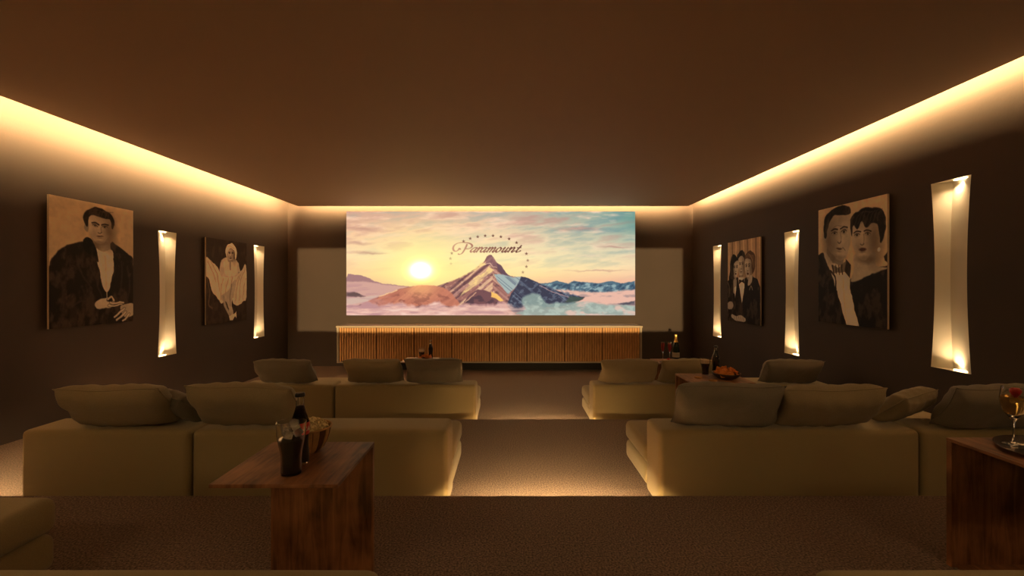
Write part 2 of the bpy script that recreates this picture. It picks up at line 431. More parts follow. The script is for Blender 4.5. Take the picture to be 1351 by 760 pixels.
wx = 9 * (fbm(X / 20, Y / 7, 5, 71) - 0.5); wy = 4.5 * (fbm(X / 12, Y / 9, 5, 72) - 0.5)
cv.x = X + wx; cv.y = Y + wy
for cx_, cy_, rx_, ry_ in ((473, 321, 14, 1.5), (480, 333, 18, 1.8), (492, 333.5, 14, 0.9), (480, 302, 16, 2.2), (812, 326, 16, 1.1), (790, 357, 30, 0.9), (762, 302, 22, 2.0)):
    cv.ell(cx_, cy_, rx_, ry_, c8(170, 120, 115), 1.6, 0.5)
rs = np.hypot((X - 555) / 1.25, Y - 357)
cv.mix(c8(255, 240, 140), np.exp(-(rs / 40) ** 1.4) * 0.95)
cv.mix(c8(255, 250, 165), np.exp(-(rs / 24) ** 2) * 0.9)
cv.mix(c8(255, 255, 245), np.exp(-(rs / 8) ** 2.0))
cv.x = X + 0.22 * wx; cv.y = Y + 0.45 * wy + 1.6 * (fbm(X / 3.5, Y / 3.5, 3, 73) - 0.5)
# left far hills, cloud floor
cv.poly([(457, 366), (468, 362), (480, 364), (495, 371), (512, 375), (540, 378), (560, 380), (560, 416), (457, 416)], c8(160, 118, 118), 1.0, smooth=4)
cv.poly([(457, 372), (480, 371), (520, 377), (560, 381), (600, 384), (600, 416), (457, 416)], c8(205, 158, 145), 2.0)
# right far mountains
cv.poly([(700, 373), (722, 374), (735, 371), (750, 374), (758, 370), (770, 372), (790, 374), (806, 371), (822, 374), (838, 371), (838, 392), (700, 392)], c8(72, 104, 122), 1.0)
n3 = fbm((X) / 6, (Y + X * 0.3) / 3.2, 4, 5)
far_m = cv.polymask([(700, 376), (722, 375), (750, 375), (758, 371), (790, 375), (838, 374), (838, 388), (700, 388)], 1)
cv.mix(c8(165, 190, 190), np.clip((n3 - 0.52) * 7, 0, 1) * far_m * 0.7)
cv.mix(c8(35, 62, 88), np.clip((0.46 - n3) * 8, 0, 1) * far_m * 0.8)
cv.poly([(690, 386), (740, 382), (790, 386), (838, 382), (838, 416), (690, 416)], c8(226, 178, 160), 2.5)
cl = fbm(X / 16, Y / 5.5, 5, 21)
lowr = np.clip((Y - 384) / 6, 0, 1) * np.clip((X - 700) / 30, 0, 1)
cv.mix(c8(150, 130, 130), np.clip((0.48 - cl) * 6, 0, 1) * lowr * 0.7)
cv.mix(c8(60, 62, 78), cv.polymask([(815, 401), (838, 397), (838, 402), (822, 403)], 1.5) * 0.85)
cv.mix(c8(70, 96, 92), cv.polymask([(826, 413), (838, 409), (838, 416), (826, 416)], 2) * 0.8)
# main mountain
MT = [(645.5, 336.6), (649, 337.5), (652, 341), (655, 346), (660, 349), (663, 354), (668, 361), (674, 364.5), (682, 366), (688, 364.5), (697, 367), (706, 371), (714, 375),
      (724, 380), (738, 385), (752, 389), (772, 392), (764, 397), (756, 402), (740, 410), (700, 416), (470, 416), (457, 407), (480, 401), (500, 391), (520, 384), (538, 379), (556, 376),
      (575, 378), (590, 373), (606, 366), (620, 359), (632, 351), (640, 344), (642.5, 338.5)]
mt = cv.polymask(MT, 1.0)
cv.mix(c8(150, 98, 92), mt)
rn = fbm((X - Y * 0.7) / 7, (Y + X * 0.25) / 5, 5, 31); rn2 = fbm((X + Y) / 4, (Y - X * 0.5) / 4, 4, 37)
cv.mix(c8(96, 62, 70), np.clip((rn - 0.5) * 6, 0, 1) * mt * 0.75)
cv.mix(c8(214, 160, 138), np.clip((0.46 - rn2) * 6, 0, 1) * mt * np.clip((690 - X) / 40, 0, 1) * 0.55)
# gullies running down both flanks from the peak
gl = np.where(X < 650, (X - 645) * 0.62 + (Y - 337) * 1.0, (X - 645) * -0.75 + (Y - 337) * 1.0)
ga = np.where(X < 650, X + 1.2 * Y, X - 1.2 * Y)
gn = fbm(ga / 5.5, gl / 16, 4, 81); g2 = fbm(ga / 2.6, gl / 8, 3, 83)
cv.mix(c8(84, 54, 66), np.clip((gn - 0.54) * 9, 0, 1) * mt * 0.7)
cv.mix(c8(240, 196, 150), np.clip((0.42 - gn) * 9, 0, 1) * mt * np.clip((668 - X) / 20, 0, 1) * 0.75)
cv.mix(c8(200, 150, 138), np.clip((0.40 - g2) * 9, 0, 1) * mt * np.clip((690 - X) / 20, 0, 1) * 0.5)
# sunlit ridges
for P_, a_ in (([(637, 345), (642, 349), (628, 356), (612, 364), (596, 371), (576, 378), (600, 369), (622, 358)], 0.95),
               ([(645, 352), (640, 358), (626, 366), (618, 374), (622, 378), (634, 368), (645, 362), (652, 356)], 0.85),
               ([(620, 376), (640, 366), (632, 374), (618, 384), (608, 390), (612, 383)], 0.8)):
    cv.poly(P_, c8(250, 214, 140), 1.4, a_, mask=0.55 + 0.45 * np.clip((rn2 - 0.35) * 5, 0, 1))
cv.poly([(645.5, 337), (650, 339), (655, 346), (659, 352), (650, 352), (641, 347), (643, 340)], c8(132, 92, 98), 0.8, 0.8)
cv.line([(640, 350), (646, 347), (650, 351), (655, 353)], 1.0, c8(235, 190, 160), 0.8, 0.8)
cv.poly([(655, 347), (661, 350), (668, 361), (674, 365), (664, 364), (657, 356)], c8(92, 66, 84), 0.8, 0.9)
# shaded snow
cv.poly([(652, 362), (664, 362), (676, 366), (688, 365), (686, 372), (680, 380), (670, 388), (662, 378), (656, 370)], c8(158, 178, 176), 1.5, 0.95)
cv.mix(c8(100, 112, 128), np.clip((g2 - 0.5) * 7, 0, 1) * cv.polymask([(655, 364), (688, 366), (672, 388), (658, 374)], 2) * 0.7)
# dark flank
cv.poly([(688, 364.5), (697, 367), (706, 371), (716, 376), (738, 385), (770, 392), (756, 402), (740, 404), (720, 406), (700, 412), (676, 412), (668, 402), (674, 388), (682, 378)], c8(38, 48, 74), 1.2)
cv.mix(c8(84, 96, 116), np.clip((rn2 - 0.56) * 9, 0, 1) * cv.polymask([(688, 366), (770, 392), (700, 412), (670, 402)], 2) * 0.8)
cv.mix(c8(120, 134, 150), np.clip((0.42 - gn) * 9, 0, 1) * cv.polymask([(688, 366), (770, 392), (700, 412), (670, 402)], 2) * 0.6)
cv.line([(712, 376), (724, 383), (740, 389), (756, 395)], 0.9, c8(190, 150, 150), 0.8, 0.8)
cv.poly([(752, 391), (771, 392.5), (758, 400), (745, 399)], c8(52, 74, 70), 1.2, 0.9)
# front rocks
cv.poly([(612, 398), (620, 388), (630, 382), (640, 383), (648, 386), (655, 392), (664, 400), (668, 408), (650, 411), (636, 408), (622, 404)], c8(110, 70, 78), 1.0)
cv.mix(c8(74, 50, 66), np.clip((rn - 0.48) * 8, 0, 1) * cv.polymask([(612, 398), (640, 383), (668, 408), (636, 410)], 1) * 0.9)
cv.poly([(648, 384), (655, 388), (664, 396), (660, 398), (654, 394), (648, 392)], c8(246, 190, 100), 1.0, 0.95)
cv.line([(628, 386), (622, 392), (614, 398)], 1.2, c8(235, 180, 140), 1, 0.8)
# warm hill at the left
cv.poly([(478, 403), (500, 392), (520, 384), (540, 379), (560, 376.5), (585, 380), (600, 392), (604, 404), (560, 402), (520, 409)], c8(196, 116, 92), 1.6, 0.85, smooth=4)
cv.mix(c8(130, 72, 66), np.clip((rn - 0.47) * 6, 0, 1) * cv.polymask([(478, 405), (540, 382), (600, 392), (560, 404), (520, 410)], 3) * 0.6)
cv.line([(500, 391), (512, 387), (524, 383)], 1.3, c8(250, 205, 150), 1, 0.8)
cv.mix(c8(78, 58, 62), cv.polymask([(457, 385), (468, 385), (482, 391), (476, 392), (457, 391)], 1.4) * 0.85)
cv.poly([(457, 393), (480, 392), (500, 389), (484, 398), (457, 403)], c8(205, 175, 160), 1.6, 0.9)
cv.mix(c8(70, 60, 62), cv.polymask([(457, 404), (465, 403), (470, 405), (457, 407)], 1.2) * 0.8)
# cloud sea at the bottom
edge = 400 + 7 * (fbm(X / 18, X * 0, 4, 51) - 0.5) * 2 + 3 * (fbm(X / 5, Y / 5, 3, 52) - 0.5)
cs = np.clip((Y - edge) / 4, 0, 1)
cs = cs * (1 - 0.5 * np.exp(-((X - 684) / 12) ** 2))
cs = cs * np.clip(1 - 0.75 * np.clip((X - 700) / 30, 0, 1), 0.1, 1)
cv.mix(c8(228, 180, 166), cs * 0.92)
cv.mix(c8(190, 140, 140), np.clip((0.48 - cl) * 6, 0, 1) * cs * 0.5)
c3 = fbm(X / 26, Y / 4, 5, 91)
cv.mix(c8(168, 122, 130), np.clip((c3 - 0.52) * 7, 0, 1) * cs * 0.55)
cv.mix(c8(246, 214, 196), np.clip((0.44 - c3) * 7, 0, 1) * cs * 0.6)
cv.mix(c8(184, 136, 138), np.clip((c3 - 0.5) * 7, 0, 1) * np.clip((Y - 372) / 5, 0, 1) * np.clip((520 - X) / 40, 0, 1) * 0.6)
tc_ = [(690, 392), (700, 388), (710, 388), (716, 394), (722, 401), (735, 399), (750, 400), (770, 398), (800, 402), (838, 404), (838, 416), (690, 416), (694, 408), (688, 400)]
tm = cv.polymask(tc_, 3, 4)
cv.mix(c8(140, 162, 154), tm * 0.85)
cv.mix(c8(222, 186, 172), np.clip((cl - 0.48) * 6, 0, 1) * tm * np.clip((X - 720) / 30, 0, 1) * 0.85)
cv.mix(c8(180, 196, 184), np.clip((fbm(X / 7, Y / 5, 4, 61) - 0.5) * 6, 0, 1) * tm * 0.6)
cv.mix(c8(255, 190, 120), np.exp(-(np.hypot((X - 556) / 1.4, (Y - 378)) / 14) ** 2) * 0.55)
cv.x, cv.y = X, Y
# ---- lettering, traced in the frame of a 9.65x crop
def L2(p): return (580 + p[0] / 9.65, 295 + p[1] / 9.65)
def inkcol(x):
    t = np.clip((x - 600) / 85, 0, 1)[..., None]
    return (1 - t) * c8(205, 152, 122) + t * c8(92, 48, 46)
def pen(a):                       # broad pen: thick on the down strokes
    return 0.85 + 1.75 * abs(math.sin(a + 0.25)) ** 1.5
def stroke(pts, wd=pen, sm=6): cv.line([L2(p) for p in pts], wd, inkcol, 0.7, 1.0, sm)
stroke([(348, 268), (332, 305), (310, 345), (285, 378), (255, 392), (238, 388)])
stroke([(262, 325), (250, 318), (238, 335), (212, 352), (184, 345), (172, 318), (184, 282), (220, 254), (275, 241), (340, 243), (390, 256), (414, 280), (404, 304), (372, 320), (338, 322)])
B, H = 362, 56
def lt(x0, pts, k=1.12): stroke([(x0 + lx * k + 0.62 * ly * H, B - ly * H) for lx, ly in pts])
def a_(x0): lt(x0, [(44, .92), (22, 1), (4, .72), (-4, .3), (6, .02), (24, .1), (44, .6)]); lt(x0, [(46, 1), (40, .5), (38, .12), (48, 0), (64, .25)])
a_(392)
lt(455, [(4, .7), (18, 1), (16, .5), (12, 0)]); lt(455, [(14, .45), (28, .9), (42, 1), (48, .85)])
a_(518)
lt(590, [(2, .7), (14, 1), (12, .5), (8, 0)], 1.22); lt(590, [(12, .5), (28, .95), (42, .95), (42, .5), (36, 0)], 1.22); lt(590, [(40, .5), (58, .95), (72, .95), (72, .5), (68, .1), (76, 0), (90, .3)], 1.22)
lt(712, [(24, 1), (6, .85), (-2, .4), (6, .02), (24, .02), (40, .35), (40, .8), (24, 1)])
lt(782, [(2, .75), (14, 1), (10, .5), (8, .12), (20, 0), (38, .35)], 1.22); lt(782, [(48, 1), (42, .5), (40, .1), (50, 0), (62, .25)], 1.22)
lt(861, [(2, .7), (14, 1), (12, .5), (8, 0)], 1.3); lt(861, [(12, .5), (30, .95), (46, .95), (46, .5), (42, .1), (52, 0), (66, .3)], 1.3)
lt(946, [(40, 1.45), (30, .8), (22, .2), (32, 0), (58, .12), (66, .3)]); lt(946, [(8, .95), (50, 1.0)])
def star(cx, cy, r, col, a):
    pts = []
    for i in range(10):
        rr = r if i % 2 == 0 else r * 0.45
        pts.append((cx + rr * math.sin(i * math.pi / 5), cy - rr * math.cos(i * math.pi / 5)))
    cv.poly(pts, col, 0.5, a)
for i, (sx, sy, sa) in enumerate(((305, 225, .75), (390, 190, .8), (485, 168, .85), (580, 155, .9), (680, 155, .95), (780, 168, 1), (885, 195, 1), (980, 243, 1),
                   (1105, 383, .95), (1122, 468, .6), (1105, 548, .7), (1060, 620, .5), (155, 378, .5), (138, 445, .35), (145, 510, .18))):
    p = L2((sx, sy)); star(p[0], p[1], 2.3, c8(110, 70, 62), sa)

SX0, SX1, SZ0, SZ1, SY = -3.024, 2.278, 0.950, 2.857, 8.35
t = thing('projection_screen', 'wide wall screen showing a snowy peak at sunrise with script lettering and stars', 'screen', ((SX0 + SX1) / 2, YB, SZ0))
cxs = (SX0 + SX1) / 2
obj('screen_body', rbox(SX0 - cxs, SX1 - cxs, SY - YB + 0.004, 0, 0, SZ1 - SZ0, 0.003, 2), M_plinth, t)
print_mesh('screen_picture', cv, (SX0 - cxs, SY - YB, SZ1 - SZ0), (SX1 - SX0, 0, 0), (0, 0, SZ0 - SZ1), attr_mat('screen_emission', SCREEN_E), t,
           hdr=np.exp(-(rs / 8.5) ** 2)[..., None] * np.array([30.0, 15.0, 5.5]))

# ------------------------------------------------------------------ canvas prints on the side walls
D, G, Wt = c8(22, 16, 13), c8(110, 100, 92), c8(205, 198, 188)
SK, SKs = c8(196, 184, 168), c8(104, 90, 78)
def pcv(bg):
    c = Canvas(0, 100, 0, 130, 190, 248); c.c[:] = bg
    a, b = c.x.copy(), c.y.copy(); c.x = a + 3.0 * (fbm(a / 9, b / 9, 3, 41) - 0.5); c.y = b + 3.0 * (fbm(a / 9, b / 9, 3, 42) - 0.5)
    c.c *= (0.94 + 0.12 * fbm(c.x / 25, c.y / 25, 4, 9))[..., None]; return c
def face(p, cx, cy, rx, ry, tilt=0.0, look=0.0, dark=0.0, lips=False, hair=None, small=False):
    skin = SK * (1 - dark)
    p.poly([(cx - rx, cy - ry * .55), (cx - rx * .97, cy + ry * .1), (cx - rx * .72, cy + ry * .62), (cx - rx * .25, cy + ry), (cx + rx * .25, cy + ry),
            (cx + rx * .72, cy + ry * .62), (cx + rx * .97, cy + ry * .1), (cx + rx, cy - ry * .55), (cx + rx * .5, cy - ry), (cx - rx * .5, cy - ry)], skin, 1.0, smooth=5)
    p.ell(cx + rx * (0.85 if look <= 0 else -0.85), cy + ry * .15, rx * .5, ry * .95, SKs, 1.6, 0.8)
    p.ell(cx - rx * .45, cy + ry * .45, rx * .3, ry * .3, SKs, 1.8, 0.35); p.ell(cx, cy - ry * .75, rx * .8, ry * .3, SKs, 1.6, 0.35)
    p.ell(cx, cy + ry * 0.98, rx * .6, ry * .12, SKs, 1.0, 0.5)
    ox = cx + look * rx * .2
    for sg in (-1, 1):
        ex = ox + sg * rx * .42; ey = cy - ry * .12 + sg * tilt
        p.ell(ex, ey - ry * .03, rx * .27, ry * .12, SKs, 0.9, 0.55)
        p.ell(ex, ey, rx * .17, ry * .05, c8(200, 192, 180), 0.6, 0.6)
        p.ell(ex, ey, rx * .10, ry * .05, D, 0.6)
        p.line([(ex - rx * .23, ey - ry * .02), (ex, ey - ry * .09), (ex + rx * .23, ey - ry * .01)], 0.7, D, 0.6, 0.9)
        p.line([(ex - rx * .29, ey - ry * .15), (ex - sg * rx * .02, ey - ry * .20), (ex + rx * .30, ey - ry * .15)], 1.6 if not small else 0.8, D, 0.7, 0.85)
    p.line([(ox + rx * .08, cy - ry * .12), (ox + rx * .14, cy + ry * .16), (ox + rx * .12, cy + ry * .27)], 0.8, SKs, 1.0, 0.6)
    p.line([(ox - rx * .15, cy + ry * .28), (ox, cy + ry * .33), (ox + rx * .17, cy + ry * .28)], 1.0, D, 0.9, 0.6)
    p.ell(ox, cy + ry * .56, rx * (.27 if lips else .30), ry * (.09 if lips else .05), c8(60, 34, 30) if lips else c8(80, 62, 54), 0.6, 0.9)
    p.ell(ox, cy + ry * .68, rx * .22, ry * .04, SKs, 1, 0.5)
def fingers(p, pts, wd=2.6):
    for l in pts:
        p.line(l, wd + 1.0, D, 1.0, 0.6); p.line(l, wd, SK, 0.9)
def pic_man():
    p = pcv(c8(196, 176, 148))
    p.poly([(0, 72), (6, 58), (16, 49), (34, 42), (44, 40), (72, 41), (82, 45), (94, 52), (100, 64), (100, 131), (0, 131)], D * 1.25, 1.2, smooth=4)
    p.poly([(45, 36), (68, 34), (70, 50), (58, 56), (48, 50)], SK * .85, 1.2)
    p.ell(50, 46, 8, 4, SKs, 1, 0.7)
    p.poly([(51, 49), (60, 52), (70, 48), (73, 58), (73, 70), (70, 84), (65, 95), (58, 84), (54, 70)], c8(214, 206, 192), 1.0, smooth=4)
    p.line([(62, 56), (64, 72), (64, 90)], 1.2, c8(170, 160, 145), 2, 0.5)
    p.poly([(36, 40), (44, 38), (52, 50), (54, 62), (46, 56), (38, 50)], D * .7, 0.8, smooth=4)
    p.poly([(70, 40), (77, 44), (80, 56), (74, 66), (72, 52)], D * .8, 0.8, smooth=4)
    p.line([(65, 95), (65, 101)], 1.0, c8(190, 180, 165), .6, 1, 0)
    face(p, 56, 26, 14.5, 16.5)
    for e in (39.5, ): p.ell(e, 27, 2.4, 4.5, SK * .75, .4)
    p.poly([(38, 24), (36, 14), (41, 8), (50, 4), (60, 5), (68, 8), (74, 15), (73, 23), (71, 24), (69, 16), (62, 14), (54, 14), (46, 13), (42, 17), (41, 26)], D, 1.0, smooth=4)
    for k_ in range(7): p.line([(42 + k_ * 4, 13), (44 + k_ * 4, 8 + (k_ % 2)), (49 + k_ * 4, 7)], 0.7, c8(90, 80, 72), .8, .6)
    for l in ([(8, 74), (14, 92), (12, 112)], [(28, 58), (34, 74), (46, 92)], [(40, 60), (50, 80), (58, 100)], [(84, 60), (84, 80), (80, 98)], [(22, 110), (34, 104), (48, 108)], [(92, 66), (95, 90), (90, 106)]):
        p.line(l, 1.2, c8(66, 56, 50), 2.2, 0.75)
    p.line([(26, 112), (25, 124)], 9, c8(58, 50, 45), 3, 0.35, 0)
    p.poly([(50, 106), (58, 102), (68, 101), (74, 106), (70, 112), (58, 113), (51, 111)], SK, 1, smooth=4)
    p.ell(68, 104, 3.5, 2.4, D, .5)
    fingers(p, [[(66, 110), (76, 111), (84, 109)], [(68, 107), (78, 108), (86, 107)], [(66, 103), (71, 100), (73, 104)]], 2.2)
    p.poly([(82, 112), (92, 108), (101, 110), (101, 122), (90, 124), (84, 120)], SK * .92, 1, smooth=4)
    fingers(p, [[(88, 114), (80, 120), (74, 124)], [(90, 118), (83, 123), (77, 127)], [(94, 121), (89, 126), (85, 128)]], 2.2)
    return p
def pic_couple():
    p = pcv(c8(206, 186, 156))
    # woman
    p.poly([(46, 84), (56, 78), (74, 74), (90, 70), (101, 68), (101, 131), (46, 131)], D, 1.0)
    p.poly([(58, 56), (84, 54), (86, 68), (100, 70), (90, 74), (70, 80), (52, 84), (56, 70)], SK * .95, 1.2, smooth=4)
    p.ell(76, 62, 10, 4, SKs, 1, .6)
    p.poly([(96, 60), (101, 54), (101, 66), (97, 64)], D, 1)
    face(p, 70, 39, 16.5, 22, look=-0.5, lips=True)
    p.poly([(52, 30), (51, 18), (58, 12), (70, 9), (84, 10), (95, 15), (99, 26), (97, 40), (92, 46), (90, 36), (88, 28), (80, 25), (74, 29), (68, 22), (62, 30), (56, 24), (54, 36)], D, 1.0, smooth=4)
    for k_ in range(7): p.line([(58 + k_ * 5, 24), (62 + k_ * 5, 15), (70 + k_ * 4, 13)], 0.8, c8(92, 82, 74), 1.0, .55)
    p.ell(90, 52, 1.8, 2.2, c8(225, 220, 210), .5)
    # man
    p.poly([(-1, 52), (8, 50), (16, 56), (30, 76), (44, 96), (62, 131), (-1, 131)], D, 1.0)
    p.poly([(9, 48), (18, 54), (28, 62), (38, 70), (50, 78), (52, 96), (58, 114), (64, 131), (46, 131), (38, 112), (30, 92), (20, 72), (10, 56)], c8(222, 212, 196), 1.0)
    p.poly([(16, 44), (44, 50), (40, 66), (24, 62), (14, 52)], SK * .7, 1.2)
    p.line([(30, 92), (28, 80), (20, 72)], 2.0, D, 1, 1)
    p.poly([(13, 8), (40, 4), (50, 14), (52, 40), (46, 56), (36, 60), (24, 54), (16, 44), (11, 26)], SK * .95, 1.0, smooth=4)
    face(p, 33, 33, 17, 25, look=.4, dark=.04)
    p.ell(12, 31, 2.8, 6, SK * .78, .4)
    p.poly([(10, 32), (9, 18), (14, 7), (26, 2), (40, 1), (50, 5), (52, 11), (46, 12), (36, 11), (26, 11), (20, 16), (16, 24), (14, 34)], D, 1.0, smooth=4)
    p.line([(22, 26), (30, 22), (38, 23)], .7, SKs, .8, .7); p.line([(40, 46), (44, 50)], .9, SKs, .8, .7, 0)
    p.poly([(22, 64), (33, 68), (44, 62), (46, 74), (34, 73), (24, 76)], c8(120, 110, 98), 1)
    for k_ in range(4): p.line([(24 + k_ * 5, 65), (25 + k_ * 5, 75)], 1.4, D, .8, .9, 0)
    p.poly([(44, 60), (52, 66), (50, 80), (44, 74)], D, 1)
    p.line([(41, 80), (42, 100), (46, 126)], .8, c8(170, 160, 145), 1, .7)
    return p
def pic_dress():
    p = pcv(c8(48, 38, 32))
    cl_ = c8(214, 200, 178)
    p.poly([(0, 30), (10, 34), (22, 40), (30, 50), (40, 56), (44, 80), (30, 88), (16, 84), (6, 62), (0, 56)], cl_, 1.2, smooth=4)
    p.poly([(74, 54), (86, 46), (99, 38), (99, 92), (90, 98), (80, 104), (66, 102), (60, 86), (62, 64)], cl_ * .97, 1.2, smooth=4)
    p.poly([(32, 56), (50, 52), (70, 52), (74, 62), (68, 74), (56, 84), (46, 92), (36, 100), (26, 92), (14, 76), (22, 62)], cl_, 1.2, smooth=4)
    for l in ([(4, 36), (14, 50), (22, 66)], [(12, 36), (24, 54), (30, 80)], [(40, 60), (34, 76), (34, 94)], [(52, 60), (46, 76), (42, 90)], [(62, 58), (58, 70), (52, 82)], [(96, 44), (84, 62), (80, 96)], [(90, 46), (76, 66), (70, 96)], [(98, 60), (92, 76), (90, 94)], [(80, 54), (68, 70), (64, 90)]):
        p.line(l, 1.2, c8(140, 122, 100), 1.8, .7)
    p.poly([(34, 34), (44, 28), (60, 28), (72, 30), (78, 40), (76, 54), (66, 58), (44, 58), (34, 50)], SK, 1, smooth=4)
    p.poly([(40, 36), (50, 32), (56, 46), (62, 32), (72, 36), (72, 54), (46, 56)], cl_, 1, smooth=3)
    p.line([(56, 32), (57, 46)], 2.2, SKs, 1.6, .7, 0)
    p.line([(36, 34), (32, 48), (38, 56)], 5, SK, 1.2); p.line([(76, 36), (82, 50), (94, 42)], 4.6, SK, 1.2)
    p.poly([(50, 26), (64, 26), (64, 34), (50, 34)], SK * .85, 1)
    face(p, 58, 21, 9.5, 11.5, lips=True, small=True)
    p.poly([(46, 26), (44, 16), (48, 8), (56, 5), (62, 3), (68, 8), (73, 15), (72, 27), (69, 28), (68, 17), (60, 11), (52, 14), (48, 20), (49, 28)], c8(224, 212, 190), 1, smooth=4)
    p.line([(50, 10), (58, 9), (66, 11)], .8, SKs, 1, .6)
    p.poly([(34, 88), (50, 80), (62, 66), (70, 62), (70, 74), (64, 88), (60, 102), (64, 116), (64, 122), (58, 122), (52, 108), (46, 98), (38, 96)], SK * .93, 1.2, smooth=4)
    p.line([(60, 70), (56, 88), (56, 104)], 1.6, SKs, 2, .8)
    p.line([(40, 90), (44, 104), (56, 118)], 5.0, SK * .85, 1.4)
    p.poly([(54, 120), (66, 118), (72, 114), (72, 126), (68, 122), (62, 127), (55, 127)], cl_, 1)
    p.line([(2, 60), (8, 80), (6, 100), (14, 106)], 2, c8(105, 88, 70), 2, .8)
    return p
def pic_trio():
    p = pcv(c8(176, 146, 116))
    for k_ in range(9):
        p.line([(4 + k_ * 12, 0), (5 + k_ * 12, 60)], 3.5, c8(112, 84, 66) if k_ % 2 else c8(214, 190, 158), 2.5, .75, 0)
    p.poly([(0, 64), (14, 56), (34, 58), (56, 60), (76, 56), (92, 62), (100, 74), (100, 131), (0, 131)], D, 1.2)
    # centre man
    p.poly([(36, 58), (56, 58), (52, 84), (47, 100), (42, 84)], c8(220, 210, 192), 1)
    face(p, 45, 40, 10, 17, small=True)
    p.poly([(33, 34), (32, 24), (38, 18), (46, 16), (54, 19), (58, 28), (57, 35), (53, 27), (44, 25), (37, 28)], D, 1, smooth=4)
    p.poly([(38, 61), (46, 64), (54, 60), (55, 68), (46, 66), (39, 69)], D, .8)
    # left woman, cheek to cheek
    face(p, 26, 44, 9, 16, look=.6, lips=True, small=True)
    p.poly([(34, 30), (26, 22), (16, 22), (10, 32), (8, 48), (4, 60), (12, 66), (18, 60), (20, 48), (22, 36), (30, 32)], D, 1, smooth=4)
    for k_ in range(4): p.line([(12 + k_ * 2, 34 + k_ * 3), (10 + k_ * 2, 50), (9 + k_ * 3, 60)], .9, c8(110, 92, 76), 1, .7)
    p.poly([(20, 62), (30, 62), (28, 80), (20, 84)], SK * .8, 1, smooth=3); p.poly([(22, 76), (28, 72), (26, 92)], c8(210, 200, 185), 1)
    # right woman
    face(p, 66, 44, 9.5, 17, look=-.6, lips=True, small=True)
    p.poly([(56, 30), (60, 22), (72, 18), (84, 24), (86, 36), (84, 48), (78, 54), (76, 44), (74, 34), (66, 30)], c8(84, 62, 48), 1, smooth=4)
    for k_ in range(4): p.line([(60 + k_ * 5, 28), (68 + k_ * 4, 23 + k_), (78 + k_, 32 + k_ * 4)], .9, c8(160, 132, 104), 1, .7)
    p.poly([(68, 58), (78, 56), (76, 66), (66, 72)], SK * .9, 1, smooth=3)
    p.line([(70, 78), (74, 72), (79, 78)], 1.3, c8(180, 168, 150), 1, .8)
    p.poly([(14, 118), (28, 120), (44, 118), (58, 122), (54, 128), (30, 128), (14, 124)], SK * .9, 1.2, smooth=4)
    for k_ in range(5): p.line([(22 + k_ * 7, 121), (24 + k_ * 7, 127)], 1, SKs, .8, .8, 0)
    p.poly([(0, 100), (14, 98), (20, 104), (14, 110), (0, 110)], SK * .8, 1.2, smooth=3)
    p.line([(0, 66), (6, 74), (4, 90)], 2, c8(150, 140, 124), 1.6, .6)
    return p
M_print = attr_mat('canvas_print', 0.0, 0.55)
M_canvas_edge = mat('canvas_edge', (0.55, 0.45, 0.33), 0.7)
def canvas(side, y0, y1, z0, z1, cvs, label):
    X = (XL + 0.005) if side == 'left' else (XR - 0.005); sg = 1 if side == 'left' else -1
    t = thing('canvas_picture', label, 'picture', (X, (y0 + y1) / 2, z0), 0, 'canvas pictures on the side walls')
    hw = (y1 - y0) / 2; h = z1 - z0
    # stretcher bars standing the canvas off the wall
    obj('stretcher_frame', rbox(min(0, sg * 0.02), max(0, sg * 0.02), -hw + 0.04, hw - 0.04, 0.04, h - 0.04), M_plinth, t)
    obj('canvas_body', rbox(min(sg * 0.02, sg * 0.038), max(sg * 0.02, sg * 0.038), -hw, hw, 0, h, 0.002, 2), M_canvas_edge, t)
    if side == 'left': o = (sg * 0.0395, -hw, h); u = (0, 2 * hw, 0)
    else: o = (sg * 0.0395, hw, h); u = (0, -2 * hw, 0)
    print_mesh('printed_face', cvs, o, u, (0, 0, -h), M_print, t, gain=1.7)
def finish(p):          # photographic tone: cloth folds in the darks, soft mottling in the lights
    lum = p.c.mean(-1); n = fbm(p.x / 7 + p.y / 30, p.y / 13 - p.x / 25, 5, 77)
    fold = np.clip((n - 0.48) * 5, 0, 1) * np.clip((0.22 - lum) / 0.12, 0, 1)
    p.mix(c8(84, 70, 58), fold * 0.55)
    p.c *= (0.93 + 0.14 * fbm(p.x / 5, p.y / 5, 3, 78))[..., None]
    return p
canvas('left', 4.04, 4.94, 1.11, 2.31, finish(pic_man()), 'sepia picture of a man in dark jacket and white shirt on the left wall')
canvas('left', 6.12, 7.06, 0.965, 2.15, finish(pic_dress()), 'sepia picture of a blonde woman in a billowing white dress on left wall')
canvas('right', 4.02, 4.92, 1.11, 2.31, finish(pic_couple()), 'sepia picture of a man and a dark-haired woman cheek to cheek on right wall')
canvas('right', 6.07, 6.98, 0.96, 2.15, finish(pic_trio()), 'sepia picture of three people in dark clothes huddled together on right wall')

# ------------------------------------------------------------------ media cabinet
CX0, CX1, CY0, CZ0, CZ1 = -3.03, 2.275, 7.90, 0.15, 0.795
t = thing('media_cabinet', 'long low cabinet with slatted oak doors and cream top under the screen', 'cabinet', ((CX0 + CX1) / 2, (CY0 + YB) / 2, 0))
ox, oy = (CX0 + CX1) / 2, (CY0 + YB) / 2
def rb(*a, r=0.002): 
    x0, x1, y0, y1, z0, z1 = a; return rbox(x0 - ox, x1 - ox, y0 - oy, y1 - oy, z0, z1, r, 2)
obj('top_board', rb(CX0 - 0.01, CX1 + 0.01, CY0 - 0.01, YB - 0.002, CZ1 - 0.03, CZ1), M_cream, t)
obj('bottom_board', rb(CX0, CX1, CY0, YB - 0.002, CZ0, CZ0 + 0.022), M_cream, t)
for a in (CX0, CX1 - 0.035):
    obj('side_panel', rb(a, a + 0.035, CY0, YB - 0.002, CZ0 + 0.022, CZ1 - 0.03), M_cream, t)
